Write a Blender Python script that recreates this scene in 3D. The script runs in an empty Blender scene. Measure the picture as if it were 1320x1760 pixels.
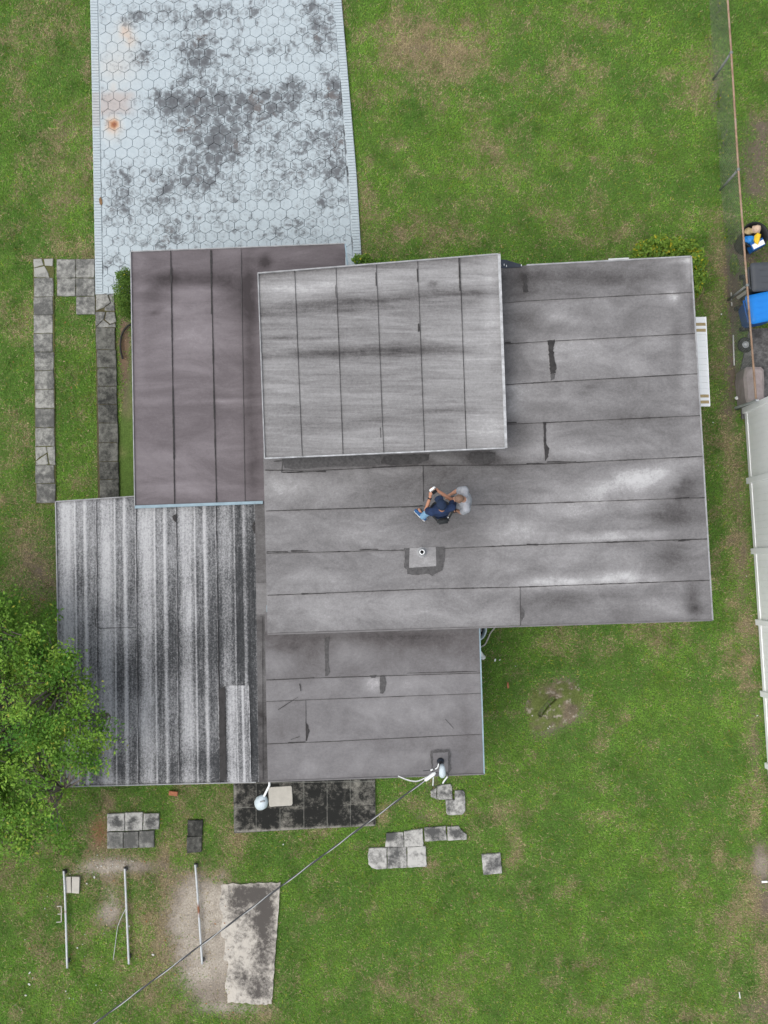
import bpy, bmesh, math, random
import numpy as np
from mathutils import Vector, Matrix

random.seed(7)
rng = np.random.default_rng(11)
scene = bpy.context.scene
R = math.radians

# ------------------------------------------------------------------ camera
CAM_H, FOC, TILT = 24.0, 1900.0, R(3.0)
cam_data = bpy.data.cameras.new('camera')
cam_data.sensor_fit = 'VERTICAL'
cam_data.sensor_height = 24.0
cam_data.lens = FOC / 1760.0 * 24.0
cam_data.clip_start = 0.1
cam_data.clip_end = 3000
cam = bpy.data.objects.new('camera', cam_data)
cam.location = (0, 0, CAM_H)
cam.rotation_euler = (TILT, 0, 0)
scene.collection.objects.link(cam)
scene.camera = cam

# ------------------------------------------------------------------ light
SUN_EL, SUN_AZ = R(66), R(245)          # azimuth clockwise from +Y
world = bpy.data.worlds.new('World')
scene.world = world
world.use_nodes = True
wn = world.node_tree
bg = wn.nodes['Background']
sky = wn.nodes.new('ShaderNodeTexSky')
sky.sky_type = 'NISHITA'
sky.sun_disc = False
sky.sun_elevation = SUN_EL
sky.sun_rotation = SUN_AZ
sky.air_density = 1.0
sky.dust_density = 4.0
sky.ozone_density = 1.0
hs = wn.nodes.new('ShaderNodeHueSaturation')      # overcast: the same sky, greyed
hs.inputs['Saturation'].default_value = 0.40
wn.links.new(sky.outputs[0], hs.inputs['Color'])
wn.links.new(hs.outputs[0], bg.inputs[0])
bg.inputs[1].default_value = 0.15
sl = bpy.data.lights.new('sun', 'SUN')
sl.energy = 1.05
sl.angle = R(60)
sl.color = (1.0, 0.972, 0.93)
so = bpy.data.objects.new('sun', sl)
sdir = Vector((math.sin(SUN_AZ) * math.cos(SUN_EL), math.cos(SUN_AZ) * math.cos(SUN_EL), math.sin(SUN_EL)))
so.rotation_euler = sdir.to_track_quat('Z', 'Y').to_euler()
so.location = (0, 0, 40)
scene.collection.objects.link(so)
vs = scene.view_settings
vs.view_transform = 'Standard'
vs.look = 'None'
vs.gamma = 1.0
vs.exposure = 0.33

# ------------------------------------------------------------------ helpers
COL = scene.collection
_s, _c = math.sin(TILT), math.cos(TILT)


def U(px, py, z=0.0):
    """world point at height z seen at photo position (px, py)"""
    dx, dy = (px - 660) / FOC, -(py - 880) / FOC
    y, zz = dy * _c + _s, dy * _s - _c
    s = (CAM_H - z) / (-zz)
    return Vector((dx * s, y * s, z))


def Uv(px, py, z):
    dx, dy = (px - 660) / FOC, -(py - 880) / FOC
    y, zz = dy * _c + _s, dy * _s - _c
    s = (CAM_H - z) / (-zz)
    return dx * s, y * s


def PXv(x, y, z):
    """inverse of Uv"""
    zz = z - CAM_H
    yc = y * _c + zz * _s
    zc = -y * _s + zz * _c
    return 660 + FOC * x / (-zc), 880 - FOC * yc / (-zc)


def link(name, mesh, mat=None, parent=None):
    o = bpy.data.objects.new(name, mesh)
    COL.objects.link(o)
    if mat is not None and mesh is not None and not mesh.materials:
        mesh.materials.append(mat)
    if parent is not None:
        o.parent = parent
    return o


def thing(name, label, cat, loc=(0, 0, 0), group=None):
    o = bpy.data.objects.new(name, None)
    COL.objects.link(o)
    o.empty_display_size = 0.1
    o['label'] = label
    o['category'] = cat
    if group:
        o['group'] = group
    return o


def tag(o, label=None, cat=None, group=None, kind=None):
    if label: o['label'] = label
    if cat: o['category'] = cat
    if group: o['group'] = group
    if kind: o['kind'] = kind
    return o


def mesh_py(name, verts, faces, smooth=False):
    me = bpy.data.meshes.new(name)
    me.from_pydata([tuple(v) for v in verts], [], faces)
    if smooth:
        me.polygons.foreach_set('use_smooth', [True] * len(me.polygons))
    me.update()
    return me


def from_bm(name, bm, smooth=False):
    me = bpy.data.meshes.new(name)
    bmesh.ops.recalc_face_normals(bm, faces=bm.faces)
    bm.to_mesh(me)
    bm.free()
    if smooth:
        me.polygons.foreach_set('use_smooth', [True] * len(me.polygons))
    return me


def set_attr(me, name, vals):
    a = me.attributes.new(name, 'FLOAT', 'POINT')
    a.data.foreach_set('value', np.asarray(vals, dtype=np.float32))


def set_col(me, name, cols):
    a = me.attributes.new(name, 'FLOAT_COLOR', 'POINT')
    c = np.ones((len(cols), 4), dtype=np.float32)
    c[:, :3] = cols
    a.data.foreach_set('color', c.ravel())


def prism(bm, pts, z0, z1, chamfer=0.0):
    """polygon (list of xy) from z0 up to z1 with a chamfered top"""
    n = len(pts)
    cx = sum(p[0] for p in pts) / n
    cy = sum(p[1] for p in pts) / n
    lo = [bm.verts.new((p[0], p[1], z0)) for p in pts]
    rings = [lo]
    if chamfer > 0:
        rings.append([bm.verts.new((p[0], p[1], z1 - chamfer)) for p in pts])
        tp = []
        for p in pts:
            d = Vector((cx - p[0], cy - p[1]))
            if d.length > 1e-6:
                d = d.normalized() * min(chamfer * 1.3, d.length * .4)
            tp.append(bm.verts.new((p[0] + d.x, p[1] + d.y, z1)))
        rings.append(tp)
    else:
        rings.append([bm.verts.new((p[0], p[1], z1)) for p in pts])
    for a, b in zip(rings, rings[1:]):
        for i in range(n):
            j = (i + 1) % n
            bm.faces.new((a[i], a[j], b[j], b[i]))
    bm.faces.new(rings[-1])
    bm.faces.new(list(reversed(lo)))


def box(bm, c, size, rot=None):
    m = Matrix.Translation(Vector(c))
    if rot is not None:
        m = m @ rot.to_4x4()
    m = m @ Matrix.Diagonal((size[0], size[1], size[2], 1))
    return bmesh.ops.create_cube(bm, size=1, matrix=m)


def bar(bm, a, b, w, h):
    """rectangular bar from a to b"""
    a, b = Vector(a), Vector(b)
    d = b - a
    q = d.to_track_quat('X', 'Z').to_matrix()
    box(bm, (a + b) / 2, (d.length, w, h), q)


def tube(bm, pts, r, seg=8, cap=True):
    pts = [Vector(p) for p in pts]
    n = len(pts)
    rs = r if isinstance(r, (list, tuple)) else [r] * n
    rings = []
    for i, p in enumerate(pts):
        t = (pts[min(i + 1, n - 1)] - pts[max(i - 1, 0)]).normalized()
        ref = Vector((0, 0, 1)) if abs(t.z) < .95 else Vector((0, 1, 0))
        u = t.cross(ref).normalized()
        v = u.cross(t)
        rings.append([bm.verts.new(p + (u * math.cos(2 * math.pi * k / seg) + v * math.sin(2 * math.pi * k / seg)) * rs[i]) for k in range(seg)])
    for a, b in zip(rings, rings[1:]):
        for k in range(seg):
            j = (k + 1) % seg
            bm.faces.new((a[k], a[j], b[j], b[k]))
    if cap:
        bm.faces.new(list(reversed(rings[0])))
        bm.faces.new(rings[-1])


def lathe(bm, prof, seg=24, c=(0, 0, 0), close=True):
    rings = []
    for r, z in prof:
        rings.append([bm.verts.new((c[0] + r * math.cos(2 * math.pi * k / seg), c[1] + r * math.sin(2 * math.pi * k / seg), c[2] + z)) for k in range(seg)])
    for a, b in zip(rings, rings[1:]):
        for k in range(seg):
            j = (k + 1) % seg
            bm.faces.new((a[k], a[j], b[j], b[k]))
    if close:
        bm.faces.new(list(reversed(rings[0])))
        bm.faces.new(rings[-1])


def inside(x, y, poly):
    x = np.asarray(x); y = np.asarray(y)
    r = np.zeros(x.shape, bool)
    n = len(poly)
    for i in range(n):
        x0, y0 = poly[i][0], poly[i][1]
        x1, y1 = poly[(i + 1) % n][0], poly[(i + 1) % n][1]
        c = ((y0 > y) != (y1 > y)) & (x < (x1 - x0) * (y - y0) / (y1 - y0 + 1e-12) + x0)
        r ^= c
    return r


def blobs(px, py, lst):
    """sum of soft ellipses (cx, cy, rx, ry, amount[, angle])"""
    out = np.zeros(np.shape(px))
    for b in lst:
        cx, cy, rx, ry, a = b[:5]
        an = R(b[5]) if len(b) > 5 else 0
        dx, dy = px - cx, py - cy
        u = (dx * math.cos(an) + dy * math.sin(an)) / rx
        v = (-dx * math.sin(an) + dy * math.cos(an)) / ry
        out += a * np.exp(-(u * u + v * v) * .9)
    return out


def vnoise(x, y, seed=0):
    xi, yi = np.floor(x).astype(np.int64), np.floor(y).astype(np.int64)
    xf, yf = x - xi, y - yi
    xf = xf * xf * (3 - 2 * xf); yf = yf * yf * (3 - 2 * yf)

    def h(a, b):
        n = (a * 374761393 + b * 668265263 + seed * 974711) & 0x7fffffff
        n = ((n ^ (n >> 13)) * 1274126177) & 0x7fffffff
        return ((n ^ (n >> 16)) & 0xffff) / 65535.0
    return (h(xi, yi) * (1 - xf) + h(xi + 1, yi) * xf) * (1 - yf) + (h(xi, yi + 1) * (1 - xf) + h(xi + 1, yi + 1) * xf) * yf


def fbm(x, y, s, oct=4, seed=0):
    t = 0; a = .5; f = s; tot = 0
    for i in range(oct):
        t = t + a * vnoise(x * f + 17.3 * i, y * f - 9.1 * i, seed + i); tot += a
        a *= .55; f *= 2.1
    return t / tot


# ------------------------------------------------------------------ materials
def nd(nt, typ, ins=None, **props):
    n = nt.nodes.new('ShaderNode' + typ)
    for k, v in props.items():
        setattr(n, k, v)
    for k, v in (ins or {}).items():
        s = n.inputs[k]
        if isinstance(v, bpy.types.NodeSocket):
            nt.links.new(v, s)
        else:
            s.default_value = v
    return n


def mth(nt, op, a, b=0.0, clamp=False):
    n = nd(nt, 'Math', {0: a, 1: b}, operation=op)
    n.use_clamp = clamp
    return n.outputs[0]


def pos(nt, stretch=None, rot=0.0):
    p = nd(nt, 'NewGeometry').outputs['Position']
    if stretch or rot:
        p = nd(nt, 'Mapping', {'Vector': p, 'Scale': stretch or (1, 1, 1), 'Rotation': (0, 0, rot)}).outputs[0]
    return p


def noi(nt, v, scale, detail=4, rough=.6, dist=0.0):
    return nd(nt, 'TexNoise', {'Vector': v, 'Scale': scale, 'Detail': detail, 'Roughness': rough, 'Distortion': dist}).outputs[0]


def att(nt, name, out='Fac'):
    return nd(nt, 'Attribute', attribute_name=name).outputs[out]


def ramp(nt, fac, stops, interp='LINEAR'):
    n = nd(nt, 'ValToRGB', {'Fac': fac})
    n.color_ramp.interpolation = interp
    e = n.color_ramp.elements
    while len(e) < len(stops):
        e.new(.5)
    for el, (p, c) in zip(e, stops):
        el.position = p
        el.color = (c[0], c[1], c[2], 1) if isinstance(c, (tuple, list)) else (c, c, c, 1)
    return n.outputs[0]


def mixc(nt, fac, a, b, blend='MIX'):
    n = nt.nodes.new('ShaderNodeMix')
    n.data_type = 'RGBA'
    n.blend_type = blend
    for s, v in ((n.inputs[0], fac), (n.inputs[6], a), (n.inputs[7], b)):
        if isinstance(v, bpy.types.NodeSocket):
            nt.links.new(v, s)
        elif isinstance(v, (tuple, list)):
            s.default_value = (v[0], v[1], v[2], 1)
        else:
            s.default_value = v
    return n.outputs[2]


def mat_new(name, rough=.85, spec=.3, metal=0.0):
    m = bpy.data.materials.new(name)
    m.use_nodes = True
    nt = m.node_tree
    b = nt.nodes['Principled BSDF']
    b.inputs['Roughness'].default_value = rough
    b.inputs['Specular IOR Level'].default_value = spec
    b.inputs['Metallic'].default_value = metal
    return m, nt, b


def bump(nt, b, h, strength=.3, dist=.01):
    n = nd(nt, 'Bump', {'Height': h, 'Strength': strength, 'Distance': dist})
    nt.links.new(n.outputs[0], b.inputs['Normal'])


def plain(name, col, rough=.7, var=.15, scale=8, spec=.3, metal=0.0, dirt=None):
    """one colour broken up by uneven tone"""
    m, nt, b = mat_new(name, rough, spec, metal)
    p = nd(nt, 'TexCoord').outputs['Object']
    n = noi(nt, p, scale, 5, .65)
    lo = [c * (1 - var) for c in col]; hi = [min(1, c * (1 + var)) for c in col]
    c = ramp(nt, n, [(.3, lo), (.7, hi)])
    if dirt:
        d = noi(nt, p, scale * .6, 6, .7)
        d = ramp(nt, d, [(.5, 0.0), (.72, 1.0)])
        c = mixc(nt, mth(nt, 'MULTIPLY', d, dirt[1]), c, dirt[0])
    nt.links.new(c, b.inputs['Base Color'])
    bump(nt, b, n, .15, .004)
    return m


def roof_mat(name, ramp_stops, cloud_stretch, streak_stretch, gain_cloud=.3, gain_streak=.2, gain_fine=.14, rough=.92):
    m, nt, b = mat_new(name, rough, .2)
    w = att(nt, 'wear_shade')
    p = pos(nt)
    n1 = noi(nt, pos(nt, cloud_stretch), 1.0, 8, .70, .8)
    nm = noi(nt, p, 3.2, 6, .7, .6)
    w = mth(nt, 'MULTIPLY', w, mth(nt, 'ADD', .15, mth(nt, 'MULTIPLY', nm, 1.7)))
    n5 = noi(nt, p, 21, 3, .75)
    n2 = noi(nt, pos(nt, streak_stretch), 1.0, 5, .6, .6)
    n3 = noi(nt, p, 55, 3, .7)
    n4 = noi(nt, pos(nt, (14, 70, 1)), 1.0, 2, .5)
    v = mth(nt, 'ADD', w, mth(nt, 'MULTIPLY', mth(nt, 'SUBTRACT', n1, .5), gain_cloud * 2))
    v = mth(nt, 'ADD', v, mth(nt, 'MULTIPLY', mth(nt, 'SUBTRACT', n2, .5), gain_streak * 2))
    v = mth(nt, 'ADD', v, mth(nt, 'MULTIPLY', mth(nt, 'SUBTRACT', n3, .5), gain_fine * 2))
    v = mth(nt, 'ADD', v, mth(nt, 'MULTIPLY', mth(nt, 'SUBTRACT', n4, .5), gain_fine))
    v = mth(nt, 'ADD', v, mth(nt, 'MULTIPLY', mth(nt, 'SUBTRACT', n5, .5), gain_fine * 2.2))
    v = mth(nt, 'ADD', v, .5)
    c = ramp(nt, v, ramp_stops)
    nt.links.new(c, b.inputs['Base Color'])
    bump(nt, b, mth(nt, 'ADD', n3, mth(nt, 'MULTIPLY', n2, 2.0)), .25, .006)
    return m


MR = roof_mat('main_roofing', [(0, (.045, .042, .042)), (.25, (.10, .096, .096)), (.5, (.172, .168, .169)), (.75, (.272, .268, .269)), (1, (.45, .45, .45))],
              (1.0, 1.6, 1), (1.4, 6, 1), .36, .11, .14)
MU = roof_mat('upper_roofing', [(0, (.05, .048, .048)), (.25, (.12, .116, .116)), (.5, (.215, .212, .212)), (.75, (.315, .313, .313)), (1, (.48, .48, .48))],
              (.5, 3.2, 1), (1.0, 13, 1), .24, .30, .15)
MC = roof_mat('carport_roofing', [(0, (.05, .043, .045)), (.25, (.088, .077, .081)), (.5, (.138, .122, .129)), (.75, (.205, .185, .195)), (1, (.32, .30, .315))],
              (.7, 1.7, 1), (.7, 3.4, 1), .36, .16, .08)
MB = roof_mat('rear_roofing', [(0, (.05, .046, .047)), (.25, (.11, .103, .104)), (.5, (.168, .163, .166)), (.75, (.24, .235, .238)), (1, (.40, .39, .395))],
              (1.1, 1.3, 1), (3, 3, 1), .32, .14, .12)

# striped, mildewed panel roof
MS, nt, b = mat_new('striped_panels', .9, .2)
u = att(nt, 'across')
w = att(nt, 'wear_shade')


def band(nt, u, c, half, soft):
    d = mth(nt, 'ABSOLUTE', mth(nt, 'SUBTRACT', u, c))
    n = nd(nt, 'MapRange', {'Value': d, 'From Min': half, 'From Max': half + soft, 'To Min': 1.0, 'To Max': 0.0})
    return n.outputs[0]


wob = mth(nt, 'MULTIPLY', mth(nt, 'SUBTRACT', noi(nt, pos(nt, (3, 1.2, 1)), 1, 4), .5), .06)
uu = mth(nt, 'ADD', u, wob)
s1 = mth(nt, 'MULTIPLY', band(nt, uu, .25, .08, .14), .78)
s2 = mth(nt, 'MULTIPLY', band(nt, u, .46, .008, .03), .95)
s3 = mth(nt, 'MULTIPLY', band(nt, u, .715, .02, .05), .9)
s4 = mth(nt, 'MULTIPLY', band(nt, uu, .99, .008, .025), .45)
st = mth(nt, 'MAXIMUM', mth(nt, 'MAXIMUM', s1, s2), mth(nt, 'MAXIMUM', s3, s4))
sp = noi(nt, pos(nt, (34, 26, 1)), 1, 5, .85)
cl = noi(nt, pos(nt, (1.6, .9, 1)), 1, 5, .65)
ve = noi(nt, pos(nt, (22, .8, 1)), 1, 4, .6)
v = mth(nt, 'ADD', mth(nt, 'MULTIPLY', st, .40), w)
v = mth(nt, 'ADD', v, mth(nt, 'MULTIPLY', mth(nt, 'SUBTRACT', sp, .5), 1.7))
v = mth(nt, 'ADD', v, mth(nt, 'MULTIPLY', mth(nt, 'SUBTRACT', cl, .5), .65))
v = mth(nt, 'ADD', v, mth(nt, 'MULTIPLY', mth(nt, 'SUBTRACT', ve, .5), .55))
v = mth(nt, 'ADD', v, .45)
c = ramp(nt, v, [(0, (.030, .032, .034)), (.28, (.06, .062, .065)), (.52, (.19, .193, .197)), (.8, (.36, .363, .37)), (1, (.46, .465, .47))])
nt.links.new(c, b.inputs['Base Color'])
bump(nt, b, sp, .3, .006)

MTAR = plain('roof_tar', (.035, .033, .033), .75, .4, 14)
MTARG = plain('weathered_tar', (.085, .083, .083), .9, .35, 20)
MTARD = plain('dark_roofing', (.055, .053, .053), .85, .35, 16)  # near-black tone for patches along the upper roof's lower edge
MRIM = plain('drip_edge_metal', (.30, .305, .31), .6, .25, 6, dirt=((.15, .15, .15), .6))
MRIMW = plain('worn_white_edge', (.40, .41, .42), .6, .35, 9, dirt=((.16, .16, .16), .7))
MFASC = plain('fascia_paint', (.25, .34, .39), .7, .15, 5)
MFASC2 = plain('fascia_grey', (.16, .155, .155), .85, .2, 5)
MWALL = plain('stucco_wall', (.50, .56, .58), .9, .08, 5)
MGLASS = plain('window_glass', (.02, .025, .03), .1, .2, 3, .6)
MNAVY = plain('dark_flashing', (.028, .036, .05), .6, .3, 9)
MWHITE = plain('white_vinyl', (.90, .91, .91), .45, .02, 2.5, dirt=((.72, .75, .74), .3))
MPVC = plain('white_plastic', (.80, .82, .82), .4, .04, 6)
MGALV = plain('galvanised_steel', (.42, .44, .45), .45, .2, 9, .5, .3)
MRUSTPIPE, nt, b = mat_new('rusty_galvanised_pipe', .5, .4, .2)
p = pos(nt)
rf = mth(nt, 'ADD', att(nt, 'wear_shade'), mth(nt, 'MULTIPLY', mth(nt, 'SUBTRACT', noi(nt, p, 9, 4), .5), .9))
nt.links.new(mixc(nt, ramp(nt, rf, [(.35, 0.0), (.7, 1.0)]), mixc(nt, noi(nt, p, 14), (.34, .37, .38), (.58, .60, .60)), (.22, .085, .04)), b.inputs['Base Color'])
MPOST = plain('weathered_post', (.20, .21, .20), .6, .3, 9)
MRAIL = plain('rusty_fence_rail', (.30, .20, .135), .7, .3, 7, dirt=((.42, .38, .34), .5))
MMESH = plain('chain_link_wire', (.27, .29, .24), .5, .2, 5, .5, .3)
MWIRED = plain('black_insulation', (.06, .062, .065), .6, .2, 20)
MWIREL = plain('bare_aluminium_wire', (.40, .41, .41), .5, .15, 20, .5, .2)
MBRICK = plain('red_brick', (.38, .15, .08), .9, .2, 30)
MSKIN = plain('skin', (.42, .21, .135), .55, .12, 25)
MSKIN2 = plain('skin_fair', (.46, .25, .17), .55, .12, 25)
MHAIR = plain('short_brown_hair', (.19, .12, .085), .8, .3, 60)
MHAIRD = plain('dark_hair', (.035, .028, .024), .7, .3, 60)
MNAVYSH = plain('navy_cotton', (.017, .033, .085), .9, .3, 14)
MCAP = plain('navy_cap_cloth', (.016, .028, .06), .9, .2, 20)
MGREYSH = plain('heather_grey_cotton', (.30, .315, .345), .95, .14, 18)
MJEAN = plain('pale_blue_denim', (.22, .40, .58), .9, .15, 20)
MSHORT = plain('dark_shorts_cloth', (.05, .05, .055), .9, .2, 20)
MBAG = plain('charcoal_bag_cloth', (.028, .031, .033), .85, .2, 20)
MBLACK = plain('black_plastic', (.015, .016, .018), .45, .2, 12)
MBINB = plain('blue_bin_plastic', (.012, .20, .62), .5, .08, 4)
MBINBD = plain('blue_bin_body_plastic', (.010, .10, .36), .5, .1, 4)
MBING = plain('grey_bin_plastic', (.065, .072, .082), .55, .12, 4)
MTAN = plain('tan_paint', (.42, .32, .17), .7, .1, 9)
MYEL = plain('yellow_plastic', (.75, .50, .03), .5, .15, 9)
MBLU = plain('blue_plastic_bag', (.02, .22, .62), .4, .2, 9)
MCARD = plain('pale_paper', (.52, .38, .28), .8, .15, 9)
MPALEBOARD = plain('pale_concrete_board', (.46, .44, .39), .9, .1, 9)
MRUBBER = plain('black_rubber', (.02, .02, .02), .7, .3, 9)
MPINK = plain('dusty_pink_cover', (.34, .29, .28), .9, .16, 7, dirt=((.22, .18, .17), .6))
MBARK = plain('bark', (.16, .14, .12), .95, .3, 18)
MLAMP = plain('pale_blue_lamp_metal', (.55, .63, .67), .45, .08, 7, .4)
MCHIP = plain('white_chips', (.60, .60, .57), .7, .1, 9)
MEYE = plain('eye_dark', (.02, .018, .015), .2, .1, 9)
MDENIMSHOE = plain('blue_shoe', (.03, .10, .24), .8, .3, 30)
MLEAFBROWN = plain('dry_leaf', (.20, .12, .06), .9, .3, 40)


def concrete_mat(name, light, dark, amount=0.0):
    m, nt, b = mat_new(name, .95, .2)
    p = pos(nt)
    o = nd(nt, 'ObjectInfo').outputs['Random']
    w = att(nt, 'wear_shade')
    n1 = noi(nt, p, 2.6, 6, .68, .3)
    n2 = noi(nt, p, 11, 5, .7)
    n3 = noi(nt, p, 70, 2, .6)
    v = mth(nt, 'ADD', mth(nt, 'MULTIPLY', mth(nt, 'SUBTRACT', n1, .5), 1.5), mth(nt, 'MULTIPLY', mth(nt, 'SUBTRACT', n2, .5), 1.3))
    v = mth(nt, 'ADD', v, .67)
    v = mth(nt, 'ADD', v, mth(nt, 'MULTIPLY', mth(nt, 'SUBTRACT', o, .5), .22))
    v = mth(nt, 'ADD', v, mth(nt, 'MULTIPLY', mth(nt, 'SUBTRACT', n3, .5), .55))
    v = mth(nt, 'ADD', v, mth(nt, 'SUBTRACT', w, amount + .17))
    c = ramp(nt, v, [(.22, dark), (.45, [(a + d) * .42 for a, d in zip(light, dark)]), (.75, light)])
    nt.links.new(c, b.inputs['Base Color'])
    bump(nt, b, mth(nt, 'ADD', n2, n3), .3, .006)
    return m


MSLAB = concrete_mat('weathered_slab', (.33, .33, .305), (.10, .101, .096), .08)
MSLABD = concrete_mat('mildewed_slab', (.16, .16, .143), (.035, .036, .033), .12)
MPATIO = concrete_mat('blackened_patio_slab', (.25, .24, .21), (.020, .0205, .019), .34)
MSLABL = concrete_mat('pale_stepping_slab', (.46, .455, .43), (.085, .086, .084), -.14)
MPAD = concrete_mat('old_concrete_pad', (.47, .44, .39), (.09, .082, .075), -.08)
MGREYC = concrete_mat('neighbour_concrete', (.20, .195, .19), (.06, .058, .057), .05)

# painted hexagon pavers with mildew
MHEX, nt, b = mat_new('painted_pavers', .8, .25)
p = pos(nt)
w = att(nt, 'wear_shade')
ce = att(nt, 'centre')
n1 = noi(nt, p, 4.2, 7, .75, .8)
n2 = noi(nt, p, 15, 6, .8, .4)
v = mth(nt, 'ADD', w, mth(nt, 'MULTIPLY', mth(nt, 'SUBTRACT', n1, .49), 3.2))
v = mth(nt, 'ADD', v, mth(nt, 'MULTIPLY', mth(nt, 'SUBTRACT', n2, .5), 2.2))
v = mth(nt, 'ADD', v, mth(nt, 'MULTIPLY', mth(nt, 'SUBTRACT', ce, .5), mth(nt, 'MULTIPLY', mth(nt, 'ADD', w, .2), .38)))
fine = noi(nt, p, 60, 3, .7)
tone = ramp(nt, n2, [(.25, (.345, .405, .435)), (.75, (.475, .535, .56))])
tone = mixc(nt, mth(nt, 'MULTIPLY', att(nt, 'bare'), .9), tone, (.40, .36, .34))
rustn = mth(nt, 'MULTIPLY', att(nt, 'rust'), mth(nt, 'ADD', .55, mth(nt, 'MULTIPLY', n2, .9)))
tone = mixc(nt, ramp(nt, rustn, [(.02, 0.0), (.35, .55), (.75, 1.0)]), tone, ramp(nt, rustn, [(.1, (.62, .52, .40)), (.5, (.52, .30, .16)), (.9, (.24, .09, .045))]))
mk = mth(nt, 'ADD', v, mth(nt, 'MULTIPLY', mth(nt, 'SUBTRACT', fine, .5), .5))
c = mixc(nt, ramp(nt, mk, [(.12, 0.0), (.38, .34), (.60, .80), (.95, .97)]), tone, ramp(nt, n2, [(.3, (.055, .058, .064)), (.7, (.14, .148, .158))]))
br = ramp(nt, noi(nt, p, 1.3, 3), [(.60, 0.0), (.68, .7)])
c = mixc(nt, mth(nt, 'MULTIPLY', mth(nt, 'MULTIPLY', br, ramp(nt, mk, [(.4, 0.0), (.6, 1.0)])), .5), c, (.16, .12, .10))
nt.links.new(c, b.inputs['Base Color'])
bump(nt, b, n2, .2, .004)

MJOINT, nt, b = mat_new('paver_joints', .95, .1)
p = pos(nt)
w = att(nt, 'wear_shade')
v = mth(nt, 'ADD', w, mth(nt, 'MULTIPLY', mth(nt, 'SUBTRACT', noi(nt, p, 1.7, 6, .7), .5), 2.6))
nt.links.new(ramp(nt, v, [(.16, (.45, .51, .535)), (.40, (.20, .22, .23)), (.66, (.022, .024, .026))]), b.inputs['Base Color'])

# soil, grass, leaves
MSOIL, nt, b = mat_new('soil_and_thatch', .98, .1)
p = pos(nt)
gcol = att(nt, 'Col', 'Color')
n1 = noi(nt, p, 26, 5, .75)
n2 = noi(nt, p, 90, 3, .7)
c = mixc(nt, 1.0, gcol, ramp(nt, n1, [(.25, .55), (.75, 1.35)]), 'MULTIPLY')
c = mixc(nt, 1.0, c, ramp(nt, n2, [(.25, .6), (.75, 1.35)]), 'MULTIPLY')
nt.links.new(c, b.inputs['Base Color'])
bump(nt, b, mth(nt, 'ADD', n1, n2), .6, .02)


def leaf_mat(name, rough=.6, trans=.25):
    m, nt, b = mat_new(name, rough, .25)
    c = att(nt, 'Col', 'Color')
    nt.links.new(c, b.inputs['Base Color'])
    t = nd(nt, 'BsdfTranslucent', {'Color': c})
    mx = nd(nt, 'MixShader', {0: trans, 1: b.outputs[0], 2: t.outputs[0]})
    nt.links.new(mx.outputs[0], nt.nodes['Material Output'].inputs['Surface'])
    return m


MGRASS = leaf_mat('grass_blades', .7, .2)
MLEAF = leaf_mat('foliage', .55, .25)

# ------------------------------------------------------------------ layout outlines (photo positions)
Z_MAIN, Z_UP, Z_CAR, Z_STR, Z_REAR = 2.95, 3.60, 2.52, 2.36, 2.52
DRIVE_L = [(155, 0), (158, 160), (163, 440), (164, 505)]
DRIVE_R = [(587, 0), (601, 160), (613, 300), (622, 452)]
DRIVE = [(150, -330), (155, 0), (163, 440), (164, 506), (300, 506), (300, 500), (625, 490), (622, 452), (613, 300), (601, 160), (587, 0), (562, -330)]
PATIO = [(401, 1335), (645, 1325), (646, 1418), (402, 1432)]
PAD = [(362, 1521), (482, 1517), (474, 1620), (467, 1727), (378, 1722)]
NEIGH = [(1288, 565), (1420, 560), (1440, 720), (1275, 720), (1272, 640)]
FOOT = [  # under the roofs: no grass needed
    [(250, 470), (600, 470), (620, 860), (180, 860)],
    [(170, 890), (480, 890), (480, 1290), (175, 1290)],
    [(470, 490), (1150, 490), (1180, 1010), (490, 1020)],
    [(490, 1010), (800, 1010), (800, 1280), (490, 1290)]]

# ------------------------------------------------------------------ ground
GX0, GX1, GY0, GY1, GS = -14.0, 14.0, -16.5, 17.5, 0.085
gx = np.arange(GX0, GX1 + GS / 2, GS)
gy = np.arange(GY0, GY1 + GS / 2, GS)
NX, NY = len(gx), len(gy)
X, Y = np.meshgrid(gx, gy)
PX, PY = PXv(X, Y, 0.0)

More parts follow.
